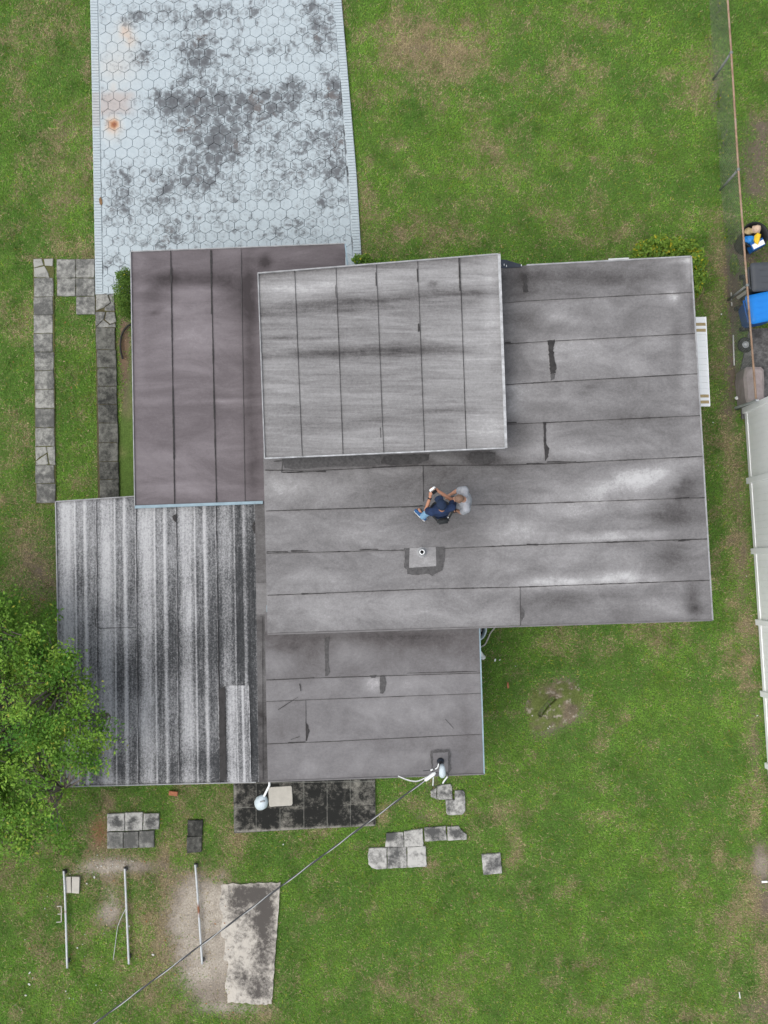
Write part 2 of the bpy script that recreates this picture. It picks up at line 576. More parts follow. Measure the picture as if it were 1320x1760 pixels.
DRY = [(735, 60, 90, 55, .55), (745, 95, 60, 45, .45), (700, 35, 50, 40, .35), (800, 60, 60, 40, .35), (860, 130, 80, 60, .18), (980, 110, 60, 50, .32), (1045, 45, 40, 16, .5),
       (960, 110, 50, 30, .28), (620, 330, 20, 90, .45), (650, 400, 50, 30, .4), (640, 140, 25, 60, .3), (820, 190, 40, 50, .3), (880, 250, 60, 40, .2), (660, 190, 30, 40, .3),
       (1060, 260, 50, 30, .3), (1070, 405, 60, 25, .5), (1000, 390, 40, 20, .3), (1215, 130, 20, 60, .55), (1160, 140, 30, 30, .35), (1150, 250, 30, 30, .35), (760, 410, 50, 20, .25),
       (40, 60, 50, 25, .45), (20, 20, 60, 30, .4), (70, 230, 50, 60, .4), (30, 180, 30, 20, .4), (110, 280, 50, 50, .35), (90, 350, 60, 60, .35), (120, 430, 40, 15, .6), (70, 420, 40, 30, .35), (130, 100, 30, 25, .35), (120, 55, 30, 20, .35),
       (20, 560, 30, 50, .35), (30, 730, 30, 40, .5), (130, 700, 25, 120, .25), (50, 940, 40, 70, .6), (80, 1000, 30, 40, .5), (130, 830, 25, 20, .3),
       (1235, 560, 20, 120, .5), (1245, 720, 20, 90, .5), (1260, 860, 14, 120, .42), (1272, 1000, 14, 120, .42), (1285, 1150, 14, 120, .5), (1300, 1330, 12, 120, .5), (1300, 1500, 30, 60, .7), (1310, 1600, 30, 70, .6), (1300, 1720, 40, 50, .7),
       (950, 1120, 22, 12, .7), (1020, 1080, 60, 14, .35), (975, 1100, 40, 16, .2), (1090, 1120, 40, 30, .2), (1120, 1090, 40, 20, .25), (920, 1190, 30, 40, .4),
       (940, 1390, 60, 14, .45), (880, 1470, 20, 30, .4), (900, 1560, 25, 50, .4), (830, 1590, 30, 60, .35), (1010, 1530, 40, 30, .3), (1060, 1650, 60, 40, .25), (980, 1640, 60, 20, .3), (990, 1740, 80, 20, .3), (850, 1700, 30, 40, .2), (1130, 1430, 40, 30, .2), (1240, 1470, 25, 30, .45), (1255, 1600, 20, 60, .5), (1170, 1400, 25, 20, .3),
       (720, 1390, 30, 25, .35), (660, 1400, 20, 40, .5), (840, 1410, 30, 30, .3), (790, 1335, 20, 8, .5), (750, 1500, 40, 30, .15),
       (230, 1380, 110, 25, .5), (300, 1450, 60, 30, .3), (170, 1420, 30, 40, .5), (400, 1440, 60, 14, .25), (520, 1420, 90, 20, .2), (500, 1465, 60, 40, .2), (430, 1470, 60, 20, .3),
       (180, 1490, 60, 30, .6), (230, 1520, 80, 40, .45), (330, 1540, 50, 50, .8), (360, 1590, 60, 60, .85), (380, 1680, 70, 60, .75), (300, 1650, 70, 50, .6), (290, 1590, 50, 50, .4), (180, 1580, 40, 30, .55), (60, 1600, 40, 50, .3), (100, 1640, 40, 60, .3), (60, 1480, 60, 30, .4), (20, 1540, 40, 40, .35), (240, 1700, 50, 40, .35), (450, 1745, 60, 10, .4), (540, 1650, 40, 60, .2), (600, 1560, 60, 50, .15), (610, 1700, 60, 30, .18)]
DIRT = [(330, 1530, 40, 30, .45), (300, 1600, 40, 60, .35), (350, 1660, 50, 60, .5), (330, 1590, 30, 30, .4), (150, 1500, 40, 16, .35), (190, 1540, 20, 24, .4), (260, 1500, 40, 14, .35), (410, 1735, 60, 10, .5), (170, 1428, 22, 34, .8), (200, 1485, 40, 14, .7), (180, 1490, 35, 12, .5), (340, 1560, 35, 40, .75), (370, 1620, 45, 70, .8), (390, 1545, 25, 22, .7), (360, 1690, 40, 40, .6), (185, 1570, 24, 16, .7), (190, 1590, 16, 12, .5), (310, 1590, 16, 12, .6), (240, 1490, 24, 8, .5),
        (960, 1190, 40, 22, .35, -45), (925, 1220, 16, 22, .5), (975, 1185, 14, 16, .6), (985, 1205, 12, 20, .55), (950, 1250, 34, 12, .7, -20), (985, 1225, 18, 16, .6),
        (1250, 660, 14, 70, .45), (1268, 860, 8, 120, .28), (1278, 1000, 8, 120, .28), (1290, 1150, 8, 110, .25), (1300, 1300, 10, 80, .4), (1308, 1480, 14, 30, .9), (1318, 1540, 18, 60, .7), (1310, 1735, 40, 22, .6), (1230, 160, 8, 40, .5), (1222, 110, 6, 40, .4),
        (1300, 270, 30, 45, .8), (1310, 215, 20, 12, .6), (1300, 330, 24, 20, .5), (1262, 470, 10, 70, .6), (1272, 440, 30, 30, .5), (1300, 440, 40, 20, .4), (1265, 520, 20, 40, .7), (1260, 620, 8, 90, .7),
        (212, 600, 10, 60, .8), (215, 560, 8, 30, .7), (215, 640, 8, 60, .5), (60, 960, 40, 60, .30), (75, 1010, 30, 30, .4), (745, 1350, 12, 20, .5), (725, 1405, 14, 10, .5), (740, 90, 40, 30, .18), (1060, 40, 40, 10, .2), (95, 1556, 10, 10, .5)]
LUSH = [(1180, 60, 60, 60, .2), (1290, 100, 30, 90, .5), (880, 400, 90, 30, .12), (1050, 1500, 120, 120, .18), (1180, 1250, 70, 200, .14), (920, 1150, 60, 40, .15), (700, 1560, 120, 100, .12), (60, 1660, 60, 60, .15), (560, 1500, 120, 60, .12), (130, 720, 30, 150, .15), (640, 1360, 30, 20, .25), (850, 1230, 30, 120, .15), (1235, 830, 14, 160, .2), (30, 330, 40, 60, .15)]


def lawn(PX, PY, X, Y):
    dry = blobs(PX, PY, DRY) * .66
    n = fbm(X, Y, .8, 5, 3)
    n2 = fbm(X, Y, 3.2, 4, 9)
    n3 = fbm(X, Y, 1.9, 3, 31)
    dry = dry * (.55 + 1.3 * (n2 - .1)) + np.clip((n3 - .60) * 1.8, 0, .45) + np.clip((n - .5) * 1.0, -.3, .5) + np.clip((n2 - .55) * 1.3, -.2, .6) + .06
    dry = dry - blobs(PX, PY, LUSH)
    dirt = blobs(PX, PY, DIRT) * (.55 + .9 * n2)
    dirt = dirt + np.clip((n2 - .68) * 2.0, 0, .5) * np.clip(dry * 1.6, 0, 1)
    return np.clip(dry, 0, 1), np.clip(dirt, 0, 1)


dry, dirt = lawn(PX, PY, X, Y)
Z = (fbm(X, Y, .5, 3, 21) - .5) * .05
Z -= .05
EDGE = np.minimum(np.minimum(X - GX0, GX1 - X), np.minimum(Y - GY0, GY1 - Y))
Z = np.where(EDGE < .3, -.05, Z)
soil_g = np.array([.10, .165, .038]); soil_d = np.array([.26, .215, .12]); soil_b = np.array([.155, .125, .095]); soil_s = np.array([.46, .415, .35])
sandy = np.clip(blobs(PX, PY, [(330, 1580, 40, 60, .6), (350, 1670, 50, 50, .6), (150, 1500, 50, 20, .6), (190, 1540, 20, 24, .7), (410, 1735, 60, 10, .8), (370, 1600, 60, 90, .9), (200, 1488, 50, 14, .8), (185, 1575, 24, 18, .6), (355, 1560, 40, 40, .5), (310, 1592, 14, 12, 1.0), (955, 1215, 40, 40, .45), (1310, 1490, 16, 30, .5), (1230, 150, 8, 60, .5)]), 0, 1)
rusty = np.clip(blobs(PX, PY, [(170, 1428, 20, 32, .9), (212, 600, 10, 60, .4)]), 0, 1)
cg = soil_g + (soil_d - soil_g) * dry[..., None]
bare = soil_b + (soil_s - soil_b) * (sandy * (.5 + .8 * (fbm(X, Y, 5, 3, 4) - .2)))[..., None]
bare = bare + (np.array([.24, .13, .065]) - bare) * rusty[..., None]
cg = cg + (bare - cg) * np.clip(dirt * 1.3, 0, 1)[..., None]
verts = np.stack([X.ravel(), Y.ravel(), Z.ravel()], 1)
i = np.arange(NX * NY).reshape(NY, NX)
faces = np.stack([i[:-1, :-1], i[:-1, 1:], i[1:, 1:], i[1:, :-1]], -1).reshape(-1, 4).tolist()
vl = verts.tolist()
k = len(vl)
B = 900.0
for (x, y) in ((-B, -B), (GX0, -B), (GX1, -B), (B, -B), (-B, GY0), (B, GY0), (-B, GY1), (B, GY1), (-B, B), (GX0, B), (GX1, B), (B, B)):
    vl.append((x, y, -.05))
bl, br_, tl, tr = int(i[0, 0]), int(i[0, -1]), int(i[-1, 0]), int(i[-1, -1])
bot = [int(q) for q in i[0]]; top = [int(q) for q in i[-1]]; lef = [int(q) for q in i[:, 0]]; rig = [int(q) for q in i[:, -1]]
faces += [[k, k + 1, bl, k + 4], [k + 2, k + 3, k + 5, br_], [k + 6, tl, k + 9, k + 8], [tr, k + 7, k + 11, k + 10],
          [k + 1, k + 2] + bot[::-1], top + [k + 10, k + 9], [k + 4] + lef + [k + 6], [k + 5, k + 7] + rig[::-1]]
me = mesh_py('ground', vl, faces, True)
cc = np.concatenate([cg.reshape(-1, 3), np.tile([.10, .115, .045], (12, 1))])
set_col(me, 'Col', cc)
ground = tag(link('ground', me, MSOIL), 'lawn soil and thatch around the house', kind='structure')
Zg = Z


def ground_z(x, y):
    fx = np.clip((np.asarray(x) - GX0) / GS, 0, NX - 1.001); fy = np.clip((np.asarray(y) - GY0) / GS, 0, NY - 1.001)
    ix, iy = fx.astype(int), fy.astype(int)
    tx, ty = fx - ix, fy - iy
    return (Zg[iy, ix] * (1 - tx) + Zg[iy, ix + 1] * tx) * (1 - ty) + (Zg[iy + 1, ix] * (1 - tx) + Zg[iy + 1, ix + 1] * tx) * ty


# ------------------------------------------------------------------ grass
NO_GRASS = []      # filled by slabs


def make_grass():
    n = 1150000
    m = 1.4
    x = rng.uniform(-8.6 - m, 8.6 + m, n)
    y = rng.uniform(-10.4 - m, 12.6 + m, n)
    px, py = PXv(x, y, 0.0)
    keep = np.ones(n, bool)
    for poly in [shrink(DRIVE, 1.0), shrink(PATIO, 1.6), NEIGH] + FOOT + [shrink(q_, 1.5) for q_ in NO_GRASS]:
        xs = [p[0] for p in poly]; ys = [p[1] for p in poly]
        q = (px > min(xs)) & (px < max(xs)) & (py > min(ys)) & (py < max(ys)) & keep
        idx = np.nonzero(q)[0]
        keep[idx[inside(px[idx], py[idx], poly)]] = False
    q = inside(px, py, PAD)
    onpad = q & keep
    padkeep = blobs(px, py, [(455, 1585, 9, 6, 1.2), (420, 1583, 10, 5, 1.1), (395, 1690, 14, 40, 1.0), (390, 1540, 8, 20, .5)]) * (.4 + fbm(x, y, 6, 3, 2))
    keep &= ~onpad | (padkeep > .5)
    x, y, px, py = x[keep], y[keep], px[keep], py[keep]
    dr, di = lawn(px, py, x, y)
    keep = rng.random(len(x)) < np.clip(1.05 - di * 1.15, .08, 1)
    x, y, dr, di, px, py = x[keep], y[keep], dr[keep], di[keep], px[keep], py[keep]
    n = len(x)
    z = ground_z(x, y)
    lu = np.clip(blobs(px, py, LUSH) * 2.0, 0, 1)
    tuft = np.clip((fbm(x, y, 2.6, 3, 91) - .56) * 5, 0, 1)
    L = rng.uniform(.035, .080, n) * (1 - .35 * di) * (1 + .35 * lu + .55 * tuft)
    W = rng.uniform(.005, .010, n)
    a = rng.uniform(0, 2 * np.pi, n)
    lay = rng.uniform(.35, 1.25, n)            # lean from upright
    tx, ty, tz = np.cos(a) * np.sin(lay) * L, np.sin(a) * np.sin(lay) * L, np.cos(lay) * L
    sx, sy = -np.sin(a) * W, np.cos(a) * W
    V = np.empty((n, 3, 3), np.float32)
    V[:, 0] = np.stack([x - sx, y - sy, z], 1)
    V[:, 1] = np.stack([x + sx, y + sy, z], 1)
    V[:, 2] = np.stack([x + tx, y + ty, z + tz], 1)
    # colour of each blade: fresh green, deep green or straw
    t = rng.random(n)[:, None]
    patch = fbm(x, y, 1.3, 4, 40)[:, None]
    fresh = np.array([.145, .292, .038]) + (np.array([.200, .365, .052]) - np.array([.145, .292, .038])) * t
    deep = np.array([.097, .220, .034]) + (np.array([.138, .28, .044]) - np.array([.097, .220, .034])) * t
    g = deep + (fresh - deep) * np.clip((patch - .36) * 3.4, 0, 1)
    straw = np.array([.32, .265, .135]) + (np.array([.48, .40, .24]) - np.array([.32, .265, .135])) * rng.random(n)[:, None]
    ps = np.clip(dr * .9 + .055, 0, .93)
    isd = (rng.random(n) < ps)[:, None]
    c = np.where(isd, straw * (.75 + .4 * t), g)
    yel = (rng.random(n) < .03)[:, None]
    c = np.where(yel & ~isd, np.array([.34, .36, .05]), c)
    tint = fbm(x, y, 4.5, 3, 77)[:, None]
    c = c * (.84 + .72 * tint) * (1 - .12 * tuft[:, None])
    c = c * np.array([1., 1., 1.])
    me = bpy.data.meshes.new('grass')
    me.vertices.add(n * 3)
    me.vertices.foreach_set('co', V.ravel())
    me.loops.add(n * 3)
    me.loops.foreach_set('vertex_index', np.arange(n * 3, dtype=np.int32))
    me.polygons.add(n)
    me.polygons.foreach_set('loop_start', np.arange(0, n * 3, 3, dtype=np.int32))
    me.update(calc_edges=True)
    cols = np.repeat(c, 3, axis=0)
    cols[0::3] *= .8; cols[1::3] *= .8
    set_col(me, 'Col', cols)
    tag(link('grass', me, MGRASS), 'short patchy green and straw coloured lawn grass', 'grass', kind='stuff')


# ------------------------------------------------------------------ slab helper
def slab_mesh(name, pts, z0, z1, wear_shade=None, sub=5, rough=.006, seed=0):
    """a slab from 4+ photo corners, top at z1, with chipped edges and a wear attribute"""
    bm = bmesh.new()
    n = len(pts)
    out = []
    rr = random.Random(seed)
    for a in range(n):
        p, q = pts[a], pts[(a + 1) % n]
        steps = max(1, int(math.hypot(q[0] - p[0], q[1] - p[1]) / 7))
        for s in range(steps):
            t = s / steps
            w = U(p[0] + (q[0] - p[0]) * t, p[1] + (q[1] - p[1]) * t, z1)
            out.append((w.x + rr.uniform(-rough, rough), w.y + rr.uniform(-rough, rough)))
    prism(bm, out, z0, z1, .010)
    me = from_bm(name, bm)
    # inner points so that wear can vary over the top
    bm = bmesh.new(); bm.from_mesh(me)
    tops = [f for f in bm.faces if f.normal.z > .9 and len(f.verts) > 4 or (f.normal.z > .9 and f.calc_area() > .01)]
    if tops:
        bmesh.ops.poke(bm, faces=tops)
    bm.to_mesh(me); bm.free()
    co = np.empty(len(me.vertices) * 3, np.float32)
    me.vertices.foreach_get('co', co)
    co = co.reshape(-1, 3)
    px, py = PXv(co[:, 0], co[:, 1], z1)
    set_attr(me, 'wear_shade', wear_shade(px, py) if wear_shade else np.zeros(len(co)))
    return me


def shrink(pts, k=.6):
    cx = sum(p[0] for p in pts) / len(pts); cy = sum(p[1] for p in pts) / len(pts)
    return [(x + (k if x < cx else -k), y + (k if y < cy else -k)) for x, y in pts]


def rect(x0, y0, x1, y1, dx=0.0, dy=0.0):
    """a slab outline; dx / dy shear it a little like the photo's"""
    return [(x0, y0 + dy), (x1, y0 - dy), (x1 + dx, y1 - dy), (x0 + dx, y1 + dy)]


# ------------------------------------------------------------------ driveway
def driveway():
    rot = R(2.6)
    zt = .035
    base_pts = [U(x, y, .012) for x, y in DRIVE]
    # joints slab as a fine sheet so that mildew follows the joints
    MILD = [(380, 172, 90, 14, .62), (290, 168, 34, 22, .6), (470, 170, 60, 14, .5), (575, 158, 20, 22, .75), (545, 38, 26, 20, .75), (545, 15, 30, 14, .3), (240, 100, 20, 12, .85), (250, 85, 12, 14, .5),
            (270, 25, 50, 16, .40), (390, 18, 60, 18, .40), (360, 25, 20, 12, .4), (430, 25, 30, 10, .35), (330, 100, 40, 30, .30), (370, 235, 60, 50, .45), (345, 315, 30, 14, .7), (380, 260, 20, 16, .4), (400, 250, 50, 30, .25), (300, 210, 40, 40, .25),
            (210, 358, 12, 16, .7), (208, 305, 16, 22, .45), (280, 320, 24, 20, .45), (275, 350, 20, 25, .3), (578, 290, 22, 20, .85), (520, 295, 34, 18, .45), (555, 345, 22, 14, .6), (462, 330, 30, 24, .2), (520, 240, 40, 30, .3),
            (560, 240, 25, 30, .5), (590, 232, 12, 24, .5), (430, 90, 60, 30, .28), (340, 90, 16, 40, .4), (345, 110, 20, 20, .4), (490, 80, 20, 16, .4), (555, 75, 24, 24, .5), (515, 388, 26, 16, .5), (190, 452, 22, 14, .5), (300, 412, 20, 8, .45),
            (395, 395, 24, 8, .4), (480, 400, 30, 12, .2), (410, 132, 30, 10, .4), (320, 135, 14, 10, .7), (510, 150, 40, 10, .4), (480, 305, 26, 30, .25), (310, 60, 20, 30, .3), (230, 35, 12, 12, .5), (440, 195, 60, 25, .3), (200, 330, 30, 50, .2), (480, 230, 30, 30, .25), (330, 285, 30, 14, .4), (560, 190, 30, 20, .3), (500, 160, 20, 30, .5), (300, 410, 30, 12, .3),
            (200, 40, 20, 14, .3), (220, 25, 16, 14, .3), (400, 230, 150, 60, .16), (400, 330, 170, 60, .20), (400, 400, 180, 30, .14), (420, 60, 160, 50, .14), (420, 168, 200, 10, .25), (240, 350, 60, 60, .15), (580, 145, 12, 10, .6), (585, 300, 12, 12, .5), (360, 165, 14, 20, .35), (445, 172, 16, 16, .35), (300, 180, 14, 16, .35)]
    LIGHT = [(200, 80, 60, 80, -.18), (470, 50, 60, 40, -.1), (470, 370, 80, 40, -.18), (230, 240, 70, 30, -.3), (440, 280, 40, 60, -.1), (200, 420, 20, 40, -.1), (250, 140, 60, 20, -.25), (300, 60, 20, 20, -.1), (480, 120, 60, 14, -.2)]
    RUST = [(195, 213, 9, 9, 1.0), (193, 228, 18, 16, .18), (215, 52, 9, 12, .38), (226, 70, 6, 10, .36), (190, 118, 30, 20, .10), (193, 152, 5, 4, .5), (210, 95, 40, 60, .10)]
    BARE = [(185, 170, 16, 12, 1.3), (205, 175, 16, 14, 1.2), (180, 192, 14, 8, 1.2), (215, 190, 16, 6, .7), (222, 165, 10, 6, .8)]

    def mild(px, py):
        return np.clip(blobs(px, py, MILD) * .85 + blobs(px, py, LIGHT), -.4, .72)
    root = None
    xs = np.arange(130, 640, 9.0); ys = np.arange(-340, 512, 9.0)
    bm = bmesh.new()
    # joint bed: grid clipped to the drive's outline
    me = bpy.data.meshes.new('driveway')
    vv, ff = [], []
    cols = 46
    lf = lambda y: np.interp(y, [-330, 0, 160, 440, 506], [150, 155, 158, 163, 164])
    rf_ = lambda y: np.interp(y, [-330, 0, 160, 300, 452, 506], [562, 587, 601, 613, 622, 624])
    rows = list(np.arange(-330, 507, 9.5))
    for y in rows:
        for c_ in range(cols):
            x = lf(y) + (rf_(y) - lf(y)) * c_ / (cols - 1)
            w = U(x, y, .012)
            vv.append((w.x, w.y, .012))
    for r_ in range(len(rows) - 1):
        for c_ in range(cols - 1):
            a = r_ * cols + c_
            ff.append((a, a + cols, a + cols + 1, a + 1))
    me = mesh_py('driveway', vv, ff)
    V = np.array(vv)
    px, py = PXv(V[:, 0], V[:, 1], .012)
    set_attr(me, 'wear_shade', mild(px, py))
    root = tag(link('driveway', me, MJOINT), 'pale blue painted hexagon paver driveway blotched with black mildew', kind='structure')

    # hexagons
    fx = .2565
    fy = .218
    ca, sa = math.cos(rot), math.sin(rot)
    o = U(177, 500, 0)
    rh = fx / math.sqrt(3)
    inner = [(x, y) for x, y in [(lf(-320) + 13, -320), (lf(0) + 13.5, 0), (lf(440) + 14, 440), (178, 504), (480, 504), (rf_(504) - 15, 504), (rf_(300) - 14, 300), (rf_(0) - 13, 0), (rf_(-320) - 12, -320)]]
    innerw = [U(x, y, zt).to_2d() for x, y in inner]
    # convex clip
    def clip(poly):
        out = poly
        n = len(innerw)
        for a in range(n):
            p, q = innerw[a], innerw[(a + 1) % n]
            e = q - p
            if e.length < 1e-6:
                continue
            res = []
            for s in range(len(out)):
                c0, c1 = out[s], out[(s + 1) % len(out)]
                d0 = e.x * (c0.y - p.y) - e.y * (c0.x - p.x)
                d1 = e.x * (c1.y - p.y) - e.y * (c1.x - p.x)
                if d0 >= 0: res.append(c0)
                if (d0 >= 0) != (d1 >= 0):
                    t = d0 / (d0 - d1)
                    res.append(c0 + (c1 - c0) * t)
            out = res
            if len(out) < 3:
                return None
        return out
    # orientation test: polygon must be counter-clockwise in world
    area = sum(innerw[a].x * innerw[(a + 1) % len(innerw)].y - innerw[(a + 1) % len(innerw)].x * innerw[a].y for a in range(len(innerw)))
    if area < 0:
        innerw.reverse()
    cells = []
    for r_ in range(-1, 50):
        for c_ in range(-3, 27):
            lx = c_ * fx + (fx / 2 if r_ % 2 else 0)
            ly = r_ * fy
            cx, cy = o.x + lx * ca - ly * sa, o.y + lx * sa + ly * ca
            px, py = PXv(cx, cy, zt)
            if py > 515 or py < -325 or px < 140 or px > 640:
                continue
            g = .0045
            jx, jy = random.uniform(-.002, .002), random.uniform(-.002, .002)
            pts = []
            for k_ in range(6):
                a = math.pi / 6 + k_ * math.pi / 3
                hx_, hy_ = math.cos(a) * (fx / 2 / math.cos(math.pi / 6) - g), math.sin(a) * (rh * fy / (rh * 1.5) - g)
                pts.append(Vector((cx + jx + hx_ * ca - hy_ * sa, cy + jy + hx_ * sa + hy_ * ca)))
            pts = clip(pts)
            if not pts:
                continue
            ar = abs(sum(pts[a].x * pts[(a + 1) % len(pts)].y - pts[(a + 1) % len(pts)].x * pts[a].y for a in range(len(pts)))) / 2
            if ar < .002:
                continue
            vis = -6 < py < 600 and not (py > 432 and px > 226)
            cells.append((0 if vis else 1, -py, pts, (cx, cy), ar, py, px))
    cells = [c for c in cells if not (c[5] > 445 and c[6] > 240)]
    cells.sort(key=lambda c: (c[0], -round(c[4], 3), c[1]))
    rest = bmesh.new()
    rest_c = []

    def add_hex(bm, pts, dz):
        n = len(pts)
        cx = sum(p.x for p in pts) / n; cy = sum(p.y for p in pts) / n
        ctr = Vector((cx, cy))
        lo = [bm.verts.new((p.x, p.y, .013)) for p in pts]
        md = [bm.verts.new((p.x, p.y, zt - .006 + dz)) for p in pts]
        tp = []
        for p in pts:
            d = (ctr - p); L = d.length
            q = p + d / max(L, 1e-6) * min(.008, L * .3)
            tp.append(bm.verts.new((q.x, q.y, zt + dz)))
        c0 = bm.verts.new((cx, cy, zt + dz))
        for s in range(n):
            j = (s + 1) % n
            bm.faces.new((lo[s], lo[j], md[j], md[s]))
            bm.faces.new((md[s], md[j], tp[j], tp[s]))
            bm.faces.new((tp[s], tp[j], c0))
        return [0] * (3 * n) + [1]

    def finish(bm, name, cen):
        me = from_bm(name, bm)
        co = np.empty(len(me.vertices) * 3, np.float32)
        me.vertices.foreach_get('co', co); co = co.reshape(-1, 3)
        px, py = PXv(co[:, 0], co[:, 1], zt)
        set_attr(me, 'wear_shade', mild(px, py) + (fbm(co[:, 0], co[:, 1], 1.1, 3, 13) - .5) * .35)
        set_attr(me, 'rust', np.clip(blobs(px, py, RUST), 0, 1))
        bz = np.where((py > 156) | (px > 320), np.clip(blobs(px, py, BARE), 0, 1), 0)
        set_attr(me, 'bare', bz)
        set_attr(me, 'centre', cen)
        return me
    for kk, c_ in enumerate(cells):
        dz = random.uniform(-.0015, .0015)
        if kk < 300 and c_[0] == 0:
            bm = bmesh.new()
            cen = add_hex(bm, c_[2], dz)
            link('hexagon_paver', finish(bm, 'hexagon_paver', cen), MHEX, root)
        else:
            rest_c += add_hex(rest, c_[2], dz)
    o_ = link('hexagon_pavers', finish(rest, 'hexagon_pavers', rest_c), MHEX, root)
    o_['kind'] = 'stuff'
    # brick borders along both sides
    for side in (0, 1):
        bm = bmesh.new(); cen = []
        y = 503.0 if side == 0 else 470.0
        while y > -320:
            y2 = y - 4.9
            if side == 0:
                pts = [(lf(y) + .4, y), (lf(y) + 12.6, y), (lf(y2) + 12.6, y2 + .55), (lf(y2) + .4, y2 + .55)]
            else:
                pts = [(rf_(y) - 13.6, y), (rf_(y) - .4, y - .6), (rf_(y2) - .4, y2 - .05), (rf_(y2) - 13.6, y2 + .55)]
            w = [U(a, b_, zt).to_2d() for a, b_ in pts]
            cen += add_hex(bm, w, random.uniform(-.001, .001))
            y = y2
        me = finish(bm, 'border_bricks', cen)
        co = np.empty(len(me.vertices) * 3, np.float32); me.vertices.foreach_get('co', co); co = co.reshape(-1, 3)
        px, py = PXv(co[:, 0], co[:, 1], zt)
        me.attributes['wear_shade'].data.foreach_set('value', np.full(len(co), -.3, np.float32))
        bz = np.clip(((py > 158) & (py < 218) & (side == 0)) * .5, 0, 1)
        me.attributes['bare'].data.foreach_set('value', bz.astype(np.float32))
        o_ = link('border_bricks', me, MHEX, root)
        o_['kind'] = 'stuff'


driveway()


# ------------------------------------------------------------------ slab paths beside the carport
def garden_paths():
    ys = [444, 477, 510, 541, 573, 605, 637, 669, 702, 735, 767, 799, 831, 865]
    xl = [57, 58, 57, 57, 57, 59, 59, 60, 60, 60, 60, 60, 62, 62]
    base = bmesh.new()
    pts = [U(x, y).to_2d() for x, y in ((56, 443), (92, 443), (96, 866), (61, 866))]
    prism(base, pts, -.08, -.012)
    pa = tag(link('garden_path', from_bm('garden_path', base), MSOIL), 'straight path of square grey concrete slabs left of carport', kind='structure')
    set_col(pa.data, 'Col', np.tile([.12, .12, .05], (len(pa.data.vertices), 1)))
    for k in range(13):
        x0, y0, y1 = xl[k], ys[k], ys[k + 1]
        j = random.uniform(-.5, .5)
        q = [(x0 + .5, y0 + .5 + j), (x0 + 33, y0 + .2 - j * .5), (x0 + 33.4 + j, y1 - .7), (x0 + .8, y1 - .5 + j)]
        NO_GRASS.append(q)
        lightw = {0: .25, 10: .16, 3: .08, 11: .05}.get(k, 0.0)
        f = lambda px, py, lw=lightw: np.full(np.shape(px), lw)
        if k == 0:
            parts = [[(57, 445), (71, 444), (74, 455), (58, 460)], [(75, 445), (91, 444), (90, 457), (77, 456)], [(58, 461), (76, 457), (83, 470), (84, 477), (58, 476)]]
            for pq in parts:
                link('broken_slab', slab_mesh('broken_slab', pq, -.05, .012, f, seed=k), MSLAB, pa)
        elif k == 10:
            parts = [[(60.5, 768), (78, 768), (81, 777), (61, 791)], [(80, 768), (94, 767), (95, 799), (85, 798)], [(61, 793), (80, 780), (83, 798), (62, 799)]]
            for pq in parts:
                link('broken_slab', slab_mesh('broken_slab', pq, -.05, .012, f, seed=k), MSLAB, pa)
        else:
            link('slab', slab_mesh('slab', q, -.05, .008 + random.uniform(0, .01), f, seed=k), MSLAB, pa)
    # second run along the carport
    ys = [504, 535, 563, 601, 632, 664, 695, 727, 761, 793, 824, 857]
    xl = [164, 163, 164, 166, 167, 167, 168, 169, 169, 170, 171, 167]
    base = bmesh.new()
    pts = [U(x, y).to_2d() for x, y in ((163, 508), (197, 508), (203, 858), (168, 858))]
    prism(base, pts, -.08, -.012)
    pb = tag(link('carport_path', from_bm('carport_path', base), MSOIL), 'darker mildewed slab path running along the carport', kind='structure')
    set_col(pb.data, 'Col', np.tile([.10, .09, .05], (len(pb.data.vertices), 1)))
    for k in range(11):
        x0, y0, y1 = xl[k], ys[k], ys[k + 1]
        w_ = 33
        q = [(x0 + .5, y0 + .5), (x0 + w_, y0 + .2), (xl[k] + w_ + .8, y1 - .6), (x0 + 1, y1 - .5)]
        NO_GRASS.append(q)
        if k < 2:
            mt = MSLAB
            lw = .16 if k == 0 else .02
            f = lambda px, py, lw=lw: np.full(np.shape(px), lw)
            if k == 0:
                parts = [[(164.5, 504.5), (184, 504), (190, 520), (178, 528), (165, 534)], [(186, 504), (196, 504), (197, 534), (180, 534), (180, 529), (191, 521)]]
            else:
                parts = [[(164, 536), (181, 536), (178, 548), (164, 562)], [(183, 536), (197, 536), (199, 553), (190, 557), (180, 549)], [(165, 563), (178, 550), (189, 559), (198, 556), (199, 562)]]
            for pq in parts:
                link('broken_slab', slab_mesh('broken_slab', pq, -.05, .012, f, seed=50 + k), mt, pb)
        else:
            f = lambda px, py: .12 + blobs(px, py, [(183, 600, 30, 20, .1)])
            link('slab', slab_mesh('slab', q, -.05, .008 + random.uniform(0, .01), f, seed=50 + k), MSLABD, pb)
    # five slabs joining path and driveway
    base = bmesh.new()
    pts = [U(x, y).to_2d() for x, y in ((97, 446), (162, 446), (162, 539), (131, 539), (131, 509), (97, 509))]
    prism(base, pts, -.08, -.012)
    pc = tag(link('side_path', from_bm('side_path', base), MSOIL), 'five grey slabs between garden path and driveway', kind='structure')
    set_col(pc.data, 'Col', np.tile([.10, .10, .05], (len(pc.data.vertices), 1)))
    for k, q in enumerate([(97.5, 445.5, 129.5, 477), (130.5, 445, 162.5, 477), (98, 478, 129.5, 508.5), (130.5, 478, 162.5, 508.5), (131, 509.5, 163, 540)]):
        qq = rect(*q)
        NO_GRASS.append(qq)
        lw = (.02, .16, -.03, .04, .0)[k]
        link('slab', slab_mesh('slab', qq, -.05, .012 + .002 * (k % 2), lambda px, py, lw=lw: np.full(np.shape(px), lw), seed=80 + k), MSLAB, pc)


